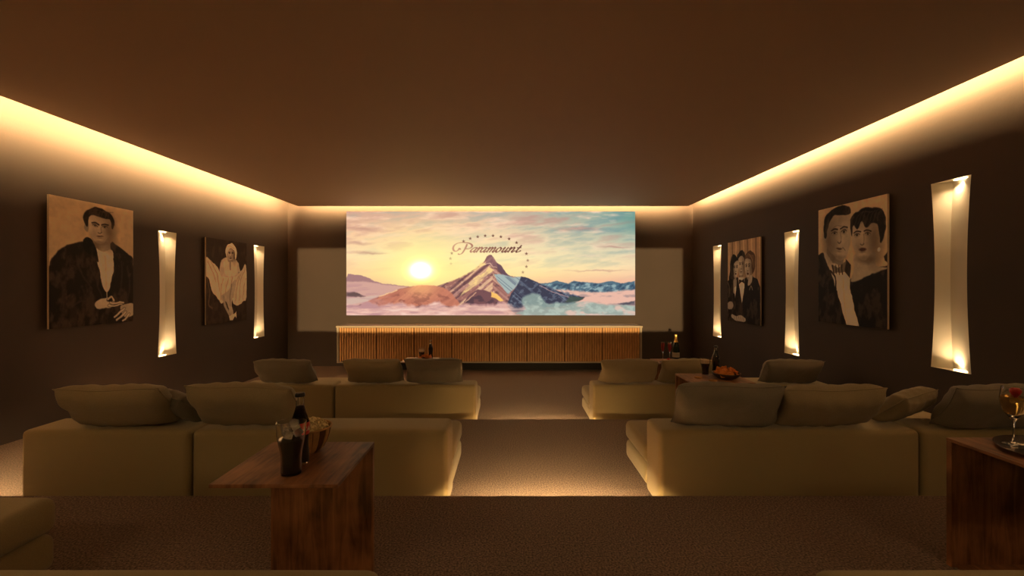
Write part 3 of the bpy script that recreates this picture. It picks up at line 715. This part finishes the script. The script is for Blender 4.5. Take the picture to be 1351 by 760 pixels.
obj('body', rb(CX0 + 0.035, CX1 - 0.035, CY0 + 0.035, YB - 0.01, CZ0 + 0.022, CZ1 - 0.03), M_groove, t)
obj('plinth', rb(CX0 + 0.12, CX1 - 0.12, CY0 + 0.18, YB - 0.01, 0.0, CZ0), M_plinth, t)
nd = 8; dw = (CX1 - CX0 - 0.07) / nd; pr = []
ns = 15
for i in range(nd):
    x0 = CX0 + 0.035 + i * dw + 0.006; x1 = x0 + dw - 0.012
    d = obj('door', rb(x0, x1, CY0 + 0.022, CY0 + 0.034, CZ0 + 0.026, CZ1 - 0.034, r=0), M_groove, t)
    bm = bmesh.new(); p = (x1 - x0) / ns
    for j in range(ns):
        xa = x0 + j * p + p * 0.13 - ox; xb = x0 + (j + 1) * p - p * 0.13 - ox
        add_box(bm, xa, xb, CY0 + 0.003 - oy, CY0 + 0.022 - oy, CZ0 + 0.026, CZ1 - 0.034)
    tag(obj('door_slats', bm, M_slat, d), kind='stuff')

# ------------------------------------------------------------------ sofas
def puff(bm, amt=0.012):
    """soften a rounded block: push faces outward in their middle, with slight unevenness"""
    bmesh.ops.subdivide_edges(bm, edges=[e for e in bm.edges if e.calc_length() > 0.12], cuts=6, use_grid_fill=True)
    xs = [v.co.x for v in bm.verts]; ys = [v.co.y for v in bm.verts]; zs = [v.co.z for v in bm.verts]
    c = Vector(((min(xs) + max(xs)) / 2, (min(ys) + max(ys)) / 2, (min(zs) + max(zs)) / 2))
    h = Vector(((max(xs) - min(xs)) / 2, (max(ys) - min(ys)) / 2, (max(zs) - min(zs)) / 2))
    for v in bm.verts:
        q = Vector(((v.co.x - c.x) / h.x, (v.co.y - c.y) / h.y, (v.co.z - c.z) / h.z))
        k_ = amt * (1 - abs(q.x) ** 4) * (1 - abs(q.y) ** 4)
        v.co.z += k_ * q.z * (0.8 + 0.5 * mnoise.noise(v.co * 4))
    return bm
def module(kind, x0, x1, cx0, cx1, depth, yb, z, label, group):
    """x0..x1 back block, cx0..cx1 seat; yb rear face; z platform height"""
    ox = (x0 + x1) / 2
    t = thing('sofa_module', label, 'sofa', (ox, yb, z), 0, group)
    def bx(a, b, c, d, e, f, r, s=5): return rbox(a - ox, b - ox, c, d, e, f, r, s)
    obj('back_block', puff(bx(x0, x1, 0.0, 0.27, 0.012, 0.468, 0.030), 0.004), M_sofa, t, smooth=True)
    obj('base_cushion', puff(bx(cx0 + .004, cx1 - .004, 0.275, depth, 0.025, 0.163, 0.036), 0.003), M_sofa, t, smooth=True)
    obj('seat_cushion', puff(bx(cx0, cx1, 0.272, depth + 0.005, 0.166, 0.30, 0.040), 0.006), M_sofa, t, smooth=True)
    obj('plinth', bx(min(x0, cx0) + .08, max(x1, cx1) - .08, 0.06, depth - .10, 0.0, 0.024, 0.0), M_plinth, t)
    return t
ROWS = [(0.50, P3, 'of the nearest row'), (2.60, P2, 'of the middle row'), (4.70, 0.0, 'of the row by the screen')]
for yb, z, rn_ in ROWS:
    module('in', -1.83, -0.365, -1.715, -0.365, 0.80, yb, z, 'wide olive sofa module left of the aisle ' + rn_, 'olive sofa modules')
    module('out', -2.81, -1.845, -2.80, -1.725, 1.24, yb, z, 'olive chaise sofa module by the left wall ' + rn_, 'olive sofa modules')
    module('in', 0.85, 2.345, 0.85, 2.225, 0.80, yb, z, 'wide olive sofa module right of the aisle ' + rn_, 'olive sofa modules')
    module('out', 2.36, 3.33, 2.235, 3.31, 1.24, yb, z, 'olive chaise sofa module by the right wall ' + rn_, 'olive sofa modules')

# ------------------------------------------------------------------ pillows
def pillow_mesh(seed, W=0.59, Hh=0.29, T=0.16):
    rnd = random.Random(seed); bm = bmesh.new(); nu, nv = 40, 24; grids = []
    ph = [rnd.uniform(0, 6.28) for _ in range(8)]
    for side in (1, -1):
        g = []
        for j in range(nv + 1):
            row = []
            for i in range(nu + 1):
                u = -1 + 2 * i / nu; v = -1 + 2 * j / nv
                x = u * (1 - 0.035 * (1 - v * v) * abs(u) ** 3) * W / 2
                y = v * (1 - 0.05 * (1 - u * u) * abs(v) ** 3) * Hh / 2
                # corners droop a little, random lean of the seams
                x += 0.008 * math.sin(3 * v + ph[0]); y += 0.007 * math.sin(4 * u + ph[1]) * abs(v)
                prof = max(0, (1 - abs(u) ** 9)) ** 0.5 * max(0, (1 - abs(v) ** 4.0)) ** 0.5
                th = T / 2 * prof
                # puckers running in from the seams
                e = max(abs(u) ** 4, abs(v) ** 4)
                fold = math.sin(u * 17 + ph[2] + 2 * math.sin(v * 3 + ph[3])) * abs(v) ** 2.2 * (1 - abs(u) ** 4)
                fold2 = math.sin(v * 9 + ph[4]) * abs(u) ** 3
                diag = math.exp(-((abs(u) - abs(v) * 0.9 - 0.05) * 6) ** 2) * e
                th += (0.007 * fold + 0.005 * fold2) * prof ** 0.5 - 0.020 * diag * prof
                th += 0.006 * mnoise.noise(Vector((u * 2.2 + seed, v * 2.2, side))) * prof
                row.append((x, y, side * th))
            g.append(row)
        grids.append(g)
    vs = {}
    def V(s, j, i):
        if i in (0, nu) or j in (0, nv): s = 0
        if (s, j, i) not in vs: vs[(s, j, i)] = bm.verts.new(grids[s][j][i])
        return vs[(s, j, i)]
    for s in (0, 1):
        for j in range(nv):
            for i in range(nu):
                f = (V(s, j, i), V(s, j, i + 1), V(s, j + 1, i + 1), V(s, j + 1, i))
                bm.faces.new(f if s == 0 else f[::-1])
    return bm, grids[0], nu, nv
PM = []
for sd in range(5):
    bm, g, nu, nv = pillow_mesh(sd * 3 + 1)
    path = [g[0][i] for i in range(0, nu, 2)] + [g[j][nu] for j in range(0, nv, 2)] + [g[nv][i] for i in range(nu, 0, -2)] + [g[j][0] for j in range(nv, -1, -2)]
    pb = bmesh.new(); tube(pb, [(a, b, 0) for a, b, c_ in path], 0.0035, 5)
    bmesh.ops.recalc_face_normals(bm, faces=bm.faces); bmesh.ops.recalc_face_normals(pb, faces=pb.faces)
    m1 = bpy.data.meshes.new('pillow'); bm.to_mesh(m1); bm.free(); m2 = bpy.data.meshes.new('piping'); pb.to_mesh(m2); pb.free()
    for m_ in (m1, m2): m_.polygons.foreach_set('use_smooth', [True] * len(m_.polygons))
    PM.append((m1, m2))
def pillow(px, yb, z, var, label, lean=38, yaw=0, roll=0, grey=False, dy=0.03, sc=1.0, dz=0.0, X=None):
    """px: horizontal pixel of its centre; rests on the back block (top at z + .48)"""
    y = yb + dy
    x = (px - VX) / FPX * y if X is None else X
    m1, m2 = PM[var]
    if grey:
        m1 = m1.copy(); m2 = m2.copy()
    for m_ in (m1, m2):
        if not m_.materials: m_.materials.append(M_pilg if grey else M_pil)
        elif grey: m_.materials[0] = M_pilg
    o = bpy.data.objects.new('pillow', m1); C.objects.link(o)
    zc = z + 0.472 + 0.13 * sc + dz
    M_ = Matrix.Translation((x, y, zc)) @ Matrix.Rotation(R(yaw), 4, 'Z') @ Matrix.Rotation(R(90 + lean), 4, 'X') @ Matrix.Rotation(R(roll), 4, 'Z') @ Matrix.Scale(sc, 4)
    # drop until the lowest point touches the sofa top
    low = min((M_ @ v.co).z for v in m1.vertices)
    M_ = Matrix.Translation((0, 0, z + 0.473 + dz - low)) @ M_
    o.matrix_world = M_
    tag(o, label, 'pillow', 'pillows on the sofas')
    q = bpy.data.objects.new('piping', m2); C.objects.link(q); q.parent = o
    return o
M2, M1 = (2.60, P2), (4.70, 0.0)
pillow(160, *M2, 0, 'beige pillow on the middle row chaise module by the left wall, the outer one', lean=40, roll=1)
pillow(238, *M2, 1, 'grey pillow tilted behind the beige one on left middle row chaise module', lean=50, yaw=-30, grey=True, dy=0.19, sc=0.80, X=-2.06)
pillow(326, *M2, 2, 'beige pillow on the middle row sofa module left of the aisle, behind the cola bottle', lean=36, roll=-2)
pillow(958, *M2, 3, 'greenish grey pillow on middle row right sofa module, the one nearest the aisle', lean=32, yaw=-3, grey=True)
pillow(1088, *M2, 4, 'beige pillow on middle row right sofa module, overlapping the grey one', lean=40, yaw=2, roll=1)
pillow(1210, *M2, 2, 'beige pillow turned diagonally on right wall chaise module of the middle row', lean=48, yaw=30, dy=0.19, sc=0.80, X=2.42)
pillow(1287, *M2, 1, 'large greenish grey pillow on middle row right chaise module behind the champagne flute', lean=34, grey=True, sc=1.0, X=2.76, dy=-0.01)
pillow(377, *M1, 3, 'grey pillow on front row chaise module by left wall, leftmost of the front row', lean=36, grey=True)
pillow(494, *M1, 4, 'beige pillow on front row left sofa module, just left of the dark one', lean=36)
pillow(573, *M1, 0, 'dark grey pillow on front row left sofa module, nearest the aisle', lean=30, grey=True)
pillow(829, *M1, 1, 'beige pillow on front row right sofa module, nearest the aisle', lean=36)
pillow(908, *M1, 2, 'beige pillow on front row right sofa module, below the champagne bottle', lean=34)
pillow(1043, *M1, 3, 'grey pillow on front row chaise module by right wall, rightmost of the front row', lean=38, grey=True)

# ------------------------------------------------------------------ side tables: top plate carried by one slab at its far end
def side_table(x0, x1, y0, y1, z, h, label):
    cx, cy = (x0 + x1) / 2, (y0 + y1) / 2
    t = thing('side_table', label, 'table', (cx, cy, z), 0, 'walnut side tables')
    w_, d_ = (x1 - x0) / 2, (y1 - y0) / 2
    obj('table_top', rbox(-w_, w_, -d_, d_, h - 0.012, h, 0.002, 2), M_walnut, t)
    b = rbox(-w_ + .001, w_ - .001, 0, 0.022, 0, h - 0.012, 0.002, 2)
    o = obj('side_slab', b, M_walnut, t); o.location = (0, d_ - 0.022, 0)
    o2 = obj('foot_plate', rbox(-w_ + .02, w_ - .02, -d_ + .06, d_ - .022, 0.0, 0.012, 0.002, 2), M_walnut, t)
    return t
side_table(-0.912, -0.523, 1.37, 1.745, P3, 0.50, 'walnut side table left of the aisle nearest the viewer, with popcorn and cola')
side_table(1.716, 2.21, 1.37, 1.795, P3, 0.50, 'dark walnut side table at the right edge carrying a silver tray and flute')
side_table(1.385, 1.87, 3.47, 3.845, P2, 0.555, 'walnut side table in middle row right, with cola, bottle and bowl of chips')
side_table(-1.36, -0.93, 5.57, 5.95, 0, 0.557, 'walnut side table behind front row left pillows, with small cola bottle and chips')
side_table(1.78, 2.20, 5.46, 5.84, 0, 0.557, 'walnut side table behind front row right pillows, with champagne bottle and red flutes')

# ------------------------------------------------------------------ drinks and snacks
def bottle_profile(s=1.0, inset=0.0):
    pts = [(0.0, .002), (.026, .002), (.0285, .008), (.0285, .035), (.0265, .06), (.026, .075), (.0285, .100), (.0298, .125), (.0285, .140), (.024, .158), (.0175, .178), (.0135, .195), (.0125, .215), (.0125, .228)]
    return [(max(0, r - inset) * s if r > 0 else 0, z * s + inset) for r, z in pts]
def cola_bottle(x, y, z, label, full=0.200, rot=108):
    t = thing('cola_bottle', label, 'bottle', (x, y, z), R(rot), 'cola bottles')
    outer = bottle_profile(); prof = [(r, z_) for r, z_ in outer] + [(.0095, .228), (.0095, .215)] + [(max(.001, r - .003), z_) for r, z_ in outer[::-1][2:-2]] + [(0, .006)]
    obj('bottle_glass', lathe(prof, 32), M_glass, t, smooth=True, angle=50)
    liq = [(0, .0075)] + [(max(.001, r - .0026), max(z_, .0075)) for r, z_ in outer[1:] if z_ < full] + [(0, min(full, .198))]
    obj('cola', lathe(liq, 32), M_cola, t, smooth=True, angle=50)
    obj('bottle_cap', lathe([(0, .238), (.013, .238), (.0155, .234), (.016, .226), (.0128, .226)], 24), M_capb, t, smooth=True, angle=40)
    # red label wrapped round the belly with white script lines
    bm = bmesh.new(); n = 40
    def rr(h): return np.interp(h, [.10, .125, .14], [.0290, .0303, .0290])
    hs = [.100, .108, .116, .125, .133, .140]
    g = [[bm.verts.new((rr(h) * math.cos(2 * math.pi * k / n), rr(h) * math.sin(2 * math.pi * k / n), h)) for k in range(-10, 7)] for h in hs]
    for a, b in zip(g[:-1], g[1:]):
        for k in range(len(a) - 1): bm.faces.new((a[k], a[k + 1], b[k + 1], b[k]))
    lab = obj('label', bm, M_red, t, smooth=True)
    bm = bmesh.new()
    def wp(a, h, r=.0307): return (r * math.cos(a), r * math.sin(a), h)
    import math as mm
    def word(a0, h0, s):
        strokes = [[(1, .8), (.6, 1), (.1, .6), (.1, .2), (.5, 0), (1, .2)], [(1.4, .5), (1.2, .3), (1.4, 0), (1.7, .2), (1.5, .5)], [(2.4, .5), (2.0, .4), (2.0, .1), (2.4, 0)],
                   [(3.0, .5), (2.7, .3), (2.8, 0), (3.1, .4), (3.2, 0)], [(3.5, .25), (3.9, .3)], [(5.1, .8), (4.7, 1), (4.2, .6), (4.2, .2), (4.6, 0), (5.1, .2)],
                   [(5.5, .5), (5.3, .3), (5.5, 0), (5.8, .2), (5.6, .5)], [(6.1, 0), (6.1, .6), (6.4, 1), (6.3, .3), (6.5, 0)], [(7.1, .5), (6.8, .3), (6.9, 0), (7.2, .4), (7.3, 0)]]
        for st in strokes:
            tube(bm, [wp(a0 + q[0] * s / .0303, h0 + q[1] * .014) for q in st], .0006, 4)
    word(R(-78), .113, .0056)
    obj('label_script', bm, M_white, lab)
    return t
def cola_glass(x, y, z, label, h=.155, rt=.043, ice=True):
    t = thing('cola_glass', label, 'glass', (x, y, z), 0, 'glasses of cola')
    s = h / .155; k_ = rt / .043
    o = [(.029, .0), (.0295, .01), (.029, .04), (.031, .065), (.037, .095), (.0415, .12), (.043, .155)]
    o = [(r * k_, zz * s) for r, zz in o]
    inn = [(r - .0022, max(zz, .008)) for r, zz in o]
    obj('glass_body', lathe([(0, 0)] + o + inn[::-1] + [(0, .008)], 32), M_glass, t, smooth=True, angle=50)
    lv = .105 * s
    li = [(r - .0026, max(zz, .0085)) for r, zz in o if zz < lv] + [(.0365 * k_, lv)]
    obj('cola', lathe([(0, .0085)] + li + [(0, lv)], 32), M_cola, t, smooth=True, angle=50)
    if not ice:
        obj('foam', lathe([(0, lv + .001), (.0365 * k_, lv + .001), (.0395 * k_, lv + .03 * s), (0, lv + .032 * s)], 28), M_foam, t, smooth=True, angle=50)
    return t, lv
T3 = P3 + 0.50
cola_bottle(-.712, 1.535, T3, 'glass cola bottle with black cap on walnut table nearest the viewer', rot=4)
g1, lv = cola_glass(-.702, 1.452, T3, 'large iced glass of cola beside the bottle on nearest table', h=.165, rt=.045)
rnd = random.Random(4)
for k_, (dx, dy, dz) in enumerate(((-.018, .008, .002), (.016, .012, .003), (.0, -.018, .002), (-.013, -.012, .026), (.016, -.006, .028), (.0, .018, .03))):
    bm = rbox(-.0115, .0115, -.0115, .0115, -.0115, .0115, .004, 2)
    o = obj('ice_cube', bm, M_ice, smooth=True)
    o.location = (-.702 + dx, 1.452 + dy, T3 + lv + .013 + dz); o.rotation_euler = (rnd.uniform(-.5, .5), rnd.uniform(-.5, .5), rnd.uniform(0, 3))
    tag(o, 'ice cube floating in the large glass of cola', 'ice', 'ice cubes in the glass')
# popcorn bowl: staves of alternating wood
def popcorn_bowl(x, y, z):
    t = thing('popcorn_bowl', 'striped wooden bowl heaped with popcorn on the nearest table', 'bowl', (x, y, z))
    prof_o = [(.040, 0), (.055, .014), (.067, .036), (.075, .060), (.080, .086)]; n = 20; sub = 4
    stave_m = []
    for k_ in range(n):
        bm = bmesh.new(); a0 = 2 * math.pi * k_ / n + .02; a1 = 2 * math.pi * (k_ + 1) / n - .02
        rows = []
        for r, zz in prof_o:
            rows.append([bm.verts.new((r * math.cos(a0 + (a1 - a0) * q / sub), r * math.sin(a0 + (a1 - a0) * q / sub), zz)) for q in range(sub + 1)]
                        + [bm.verts.new(((r - .005) * math.cos(a1 - (a1 - a0) * q / sub), (r - .005) * math.sin(a1 - (a1 - a0) * q / sub), zz)) for q in range(sub + 1)])
        m_ = len(rows[0])
        for a, b in zip(rows[:-1], rows[1:]):
            for q in range(m_): bm.faces.new((a[q], a[(q + 1) % m_], b[(q + 1) % m_], b[q]))
        bm.faces.new(rows[0][::-1]); bm.faces.new(rows[-1])
        obj('stave', bm, M_wickl if k_ % 3 else M_wickd, t)
    obj('bowl_lining', lathe([(0, .004), (.040, .004), (.053, .016), (.064, .037), (.072, .060), (.076, .082)], 32), M_wickd, t, smooth=True)
    obj('rim', lathe([(.078, .084), (.083, .085), (.084, .089), (.081, .092), (.077, .090), (.078, .084)], 36), M_wickl, t, smooth=True)
    # popcorn
    bm = bmesh.new(); rn = random.Random(5)
    for k_ in range(170):
        a = rn.uniform(0, 6.283); rr = .070 * math.sqrt(rn.random()); zz = .080 + .034 * (1 - (rr / .072) ** 2) + rn.uniform(-.006, .004)
        for q in range(3):
            c = Vector((rr * math.cos(a), rr * math.sin(a), zz)) + Vector((rn.uniform(-1, 1), rn.uniform(-1, 1), rn.uniform(-1, 1))) * .0045
            mtx = Matrix.Translation(c) @ Matrix.Rotation(rn.uniform(0, 3), 4, 'X') @ Matrix.Diagonal((1, rn.uniform(.6, 1), rn.uniform(.6, 1), 1))
            bmesh.ops.create_icosphere(bm, subdivisions=1, radius=rn.uniform(.0038, .0062), matrix=mtx)
    bmesh.ops.create_uvsphere(bm, u_segments=20, v_segments=8, radius=1, matrix=Matrix.Translation((0, 0, .078)) @ Matrix.Diagonal((.066, .066, .026, 1)))
    p = obj('popcorn', bm, M_pop, smooth=False); p.location = (x, y, z)
    tag(p, 'heap of popcorn filling the striped wooden bowl', 'popcorn', kind='stuff')
popcorn_bowl(-.737, 1.650, T3)

T2 = P2 + 0.555
cola_glass(1.611, 3.775, T2, 'small glass of cola with foam on the middle row right table', h=.145, rt=.040, ice=False)
cola_bottle(1.716, 3.812, T2, 'glass cola bottle behind the chip bowl on middle row right table')
def chip_bowl(x, y, z, r, label, n, glabel, ggroup, seed):
    t = thing('chip_bowl', label, 'bowl', (x, y, z), 0, 'bowls of chips')
    k_ = r / .105
    obj('bowl_body', lathe([(0, 0), (.05 * k_, 0), (.078 * k_, .014 * k_), (.098 * k_, .032 * k_), (.105 * k_, .048 * k_), (.101 * k_, .048 * k_), (.094 * k_, .034 * k_), (.074 * k_, .017 * k_), (.05 * k_, .006), (0, .006)], 32), M_dbowl, t, smooth=True)
    rn = random.Random(seed)
    for i in range(n):
        a = i * 2.4; rr = .078 * k_ * math.sqrt((i + .5) / n); zz = .026 * k_ + .034 * k_ * (1 - (rr / (.085 * k_)) ** 2) + .010
        bm = bmesh.new(); s = .029 * k_ * rn.uniform(.85, 1.15)
        # curved triangular chip with thickness
        P = [(0, 0)] + [(math.cos(q * math.pi * 2 / 9) * (1 + .22 * math.cos(q * math.pi * 2 / 3)), math.sin(q * math.pi * 2 / 9) * (1 + .22 * math.cos(q * math.pi * 2 / 3))) for q in range(9)]
        top = [bm.verts.new((px * s, py * s, .35 * px * px * s + .0015)) for px, py in P]; bot = [bm.verts.new((px * s, py * s, .35 * px * px * s)) for px, py in P]
        for q in range(9):
            u, v = 1 + q, 1 + (q + 1) % 9
            bm.faces.new((top[0], top[u], top[v])); bm.faces.new((bot[0], bot[v], bot[u])); bm.faces.new((top[u], bot[u], bot[v], top[v]))
        o = obj('chip', bm, M_chip); o.location = (x + rr * math.cos(a), y + rr * math.sin(a), z + zz)
        o.rotation_euler = (rn.uniform(-.8, .8), rn.uniform(-.8, .8), rn.uniform(0, 6))
        tag(o, glabel, 'chip', ggroup)
chip_bowl(1.715, 3.625, T2, .108, 'shallow dark bowl of orange chips on middle row right table', 22, 'orange chip in the bowl on middle row right table', 'chips in the middle row bowl', 3)
for (bx_, by_, lb) in ((1.505, 3.655, 'round biscuit left on middle row right table, farther from bowl'), (1.572, 3.545, 'round biscuit on middle row right table, nearest the chip bowl')):
    o = obj('biscuit', lathe([(0, 0), (.028, 0), (.031, .004), (.030, .009), (.02, .012), (0, .013)], 20), M_biscuit, smooth=True); o.location = (bx_, by_, T2)
    tag(o, lb, 'biscuit', 'biscuits on the table')

T1 = .557
cola_bottle(-1.028, 5.815, T1, 'small cola bottle on front row left table before the cabinet')
cola_glass(-1.142, 5.80, T1, 'small glass of cola with foam on front row left table', h=.14, rt=.040, ice=False)
chip_bowl(-1.075, 5.68, T1, .092, 'shallow dark bowl of orange chips on front row left table', 14, 'orange chip in the bowl on front row left table', 'chips in the front row bowl', 8)
t = thing('tea_light', 'small tea light beside the chips on front row left table', 'candle', (-1.215, 5.64, T1))
obj('wax_cup', lathe([(0, 0), (.022, 0), (.024, .014), (.022, .014), (.021, .011), (0, .011)], 20), M_wax, t, smooth=True, angle=40)
obj('flame', lathe([(0, .012), (.003, .016), (.0035, .021), (.001, .030), (0, .032)], 10), M_flame, t, smooth=True)

# champagne bottle, flutes, rose, tray
t = thing('champagne_bottle', 'dark champagne bottle with gold foil neck on front row right table', 'bottle', (2.066, 5.70, T1))
obj('bottle_body', lathe([(0, 0), (.040, 0), (.043, .006), (.043, .15), (.039, .185), (.028, .225), (.018, .252), (.0155, .27), (0, .27)], 32), M_green, t, smooth=True, angle=50)
obj('foil', lathe([(.0260, .232), (.0190, .254), (.0165, .275), (.0170, .300), (.0180, .305), (.0180, .325), (.015, .330), (0, .331)], 28), M_gold, t, smooth=True)
obj('label', lathe([(.0436, .045), (.0436, .105)], 32), M_cream, t, smooth=True)
def flute(x, y, z, label, h, r, drink, fill=.62, group='champagne flutes'):
    t = thing('flute', label, 'glass', (x, y, z), 0, group)
    b0 = h * .42
    prof = [(0, 0), (r * .95, 0), (r * .95, .0018), (r * .3, .004), (.0035, .012), (.0028, b0 * .5), (.0035, b0 * .9), (r * .35, b0 + .012), (r * .72, b0 + h * .14), (r * .95, b0 + h * .28), (r, b0 + h * .38), (r * .86, h)]
    inn = [(r_ - .0014, zz) for r_, zz in prof[:6:-1]] + [(0, b0 + .012)]
    obj('glass_body', lathe(prof + inn, 32), M_glass, t, smooth=True, angle=60)
    top = b0 + (h - b0) * fill
    zz = [b0 + .016, b0 + h * .14, b0 + h * .28, b0 + h * .38, h]; rr = [r * .33, r * .72, r * .95, r, r * .86]
    lp = [(0, b0 + .016)]
    for q in range(9):
        hz = b0 + .0165 + (top - b0 - .0165) * q / 8; lp.append((float(np.interp(hz, zz, rr)) - .002, hz))
    obj('drink', lathe(lp + [(0, top)], 28), drink, t, smooth=True, angle=50)
    return t
flute(1.888, 5.66, T1, 'left flute of red drink beside the champagne bottle', .245, .024, M_redw, .9)
flute(1.966, 5.64, T1, 'right flute of red drink beside the champagne bottle', .245, .024, M_redw, .9)
t = thing('silver_dish', 'small silver dish on front row right table', 'dish', (1.855, 5.53, T1))
obj('dish_body', lathe([(0, .002), (.042, .002), (.055, .010), (.057, .012), (.055, .014), (.041, .005), (0, .005)], 28), M_silver, t, smooth=True)
t = thing('red_rose', 'red rose lying before the flutes on front row right table', 'flower', (1.925, 5.555, T1))
bm = bmesh.new(); rn = random.Random(2)
for ring, (n, rr, tl) in enumerate(((3, .006, .15), (5, .013, .45), (7, .021, .85))):
    for q in range(n):
        a = 2 * math.pi * q / n + ring * .5
        mtx = Matrix.Translation((rr * math.cos(a), rr * math.sin(a), .038 - .006 * ring)) @ Matrix.Rotation(a, 4, 'Z') @ Matrix.Rotation(tl, 4, 'Y') @ Matrix.Diagonal((.003, .012, .016, 1))
        bmesh.ops.create_uvsphere(bm, u_segments=8, v_segments=6, radius=1, matrix=mtx)
obj('petals', bm, M_berry, t, smooth=True)
bm = bmesh.new(); tube(bm, [(0, 0, .028), (.01, -.01, .012), (.04, -.03, .003), (.08, -.05, .003)], .002, 6); obj('stem', bm, M_leaf, t)

# silver tray and flute on the nearest right table
t = thing('silver_tray', 'round silver tray on the dark walnut table at right edge', 'tray', (1.958, 1.595, T3))
obj('tray_body', lathe([(0, .002), (.150, .002), (.165, .004), (.182, .012), (.186, .013), (.186, .015), (.181, .0145), (.164, .0065), (.150, .0045), (0, .0045)], 64), M_silver, t, smooth=True, angle=50)
flute(1.878, 1.700, T3 + .0048, 'tall champagne flute with strawberry on the silver tray', .215, .038, M_wine, .72)
t = thing('strawberry', 'red strawberry perched in the mouth of the champagne flute', 'fruit', (1.880, 1.695, T3 + .0048 + .197), 0)
obj('fruit_body', lathe([(0, -.020), (.006, -.017), (.013, -.008), (.017, .002), (.0165, .010), (.010, .016), (0, .017)], 20), M_berry, t, smooth=True)
bm = bmesh.new()
for q in range(6):
    a = q * math.pi / 3
    v = [bm.verts.new(p) for p in ((0, 0, .018), (.006 * math.cos(a - .4), .006 * math.sin(a - .4), .0195), (.014 * math.cos(a), .014 * math.sin(a), .020), (.006 * math.cos(a + .4), .006 * math.sin(a + .4), .0195))]
    bm.faces.new(v)
bmesh.ops.solidify(bm, geom=bm.faces[:], thickness=.0006)
obj('calyx', bm, M_leaf, t)

# ------------------------------------------------------------------ rear of the room (behind the camera): added unseen lamps, one hooded for the wall band, two for fill
PJ = Vector((-0.39, -1.95, 1.42))
t = thing('band_lamp', 'added unseen black hooded lamp at the rear wall, throwing the light band', 'band_lamp', (PJ.x, YR, 1.25))  # unseen housing added to throw a band of light on the back wall
obj('shelf', rbox(-.35, .35, 0.0, .9, 0.0, 0.02), M_plinth, t)
zb_, zt_ = 0.65, 2.185
dl = 0.62                                             # hood length; its plates are shaped to cut the light band
zlo = PJ.z + (zb_ - PJ.z) * dl / (YB - PJ.y) - 1.25; zhi = PJ.z + (zt_ - PJ.z) * dl / (YB - PJ.y) - 1.25
py = PJ.y - YR
obj('lower_hood', rbox(-.34, .34, py - .05, py + dl, zlo - .012, zlo), M_plinth, t)
obj('upper_hood', rbox(-.34, .34, py - .05, py + dl, zhi, zhi + .012), M_plinth, t)
for sx in (-.223, .213): obj('side_cheek', rbox(sx, sx + .01, py - .05, py + dl, 0.02, zhi + .06), M_plinth, t)
obj('body', rbox(-.34, .34, py - .2, py - .06, 0.02, zhi + .06, .01, 2), M_plinth, t)
spot('band_light', PJ, (PJ.x, YB, 1.42), BAND_W, 46, .10, .002, (1.0, .66, .29))
for (dx, dy, lb) in ((2.0, -1.0, 'right'), (-2.4, -1.0, 'left')):  # added unseen to light the sofa backs; right one set by a glass shadow
    t = thing('fill_downlight', 'added unseen round ceiling lamp lighting the sofa backs, rear ' + lb, 'light', (dx, dy, PZ))
    obj('trim_ring', lathe([(.035, -.002), (.055, -.002), (.056, 0.0), (.035, 0.0), (.035, -.002)], 24), M_alu, t, smooth=True, angle=40)
    obj('lens', lathe([(0, -.001), (.034, -.001)], 24), M_lamp, t)
    spot('fill_light', (dx, dy, PZ - .02), (dx * .3, 3.6, .3), FILL_W, 120, .6, .28)
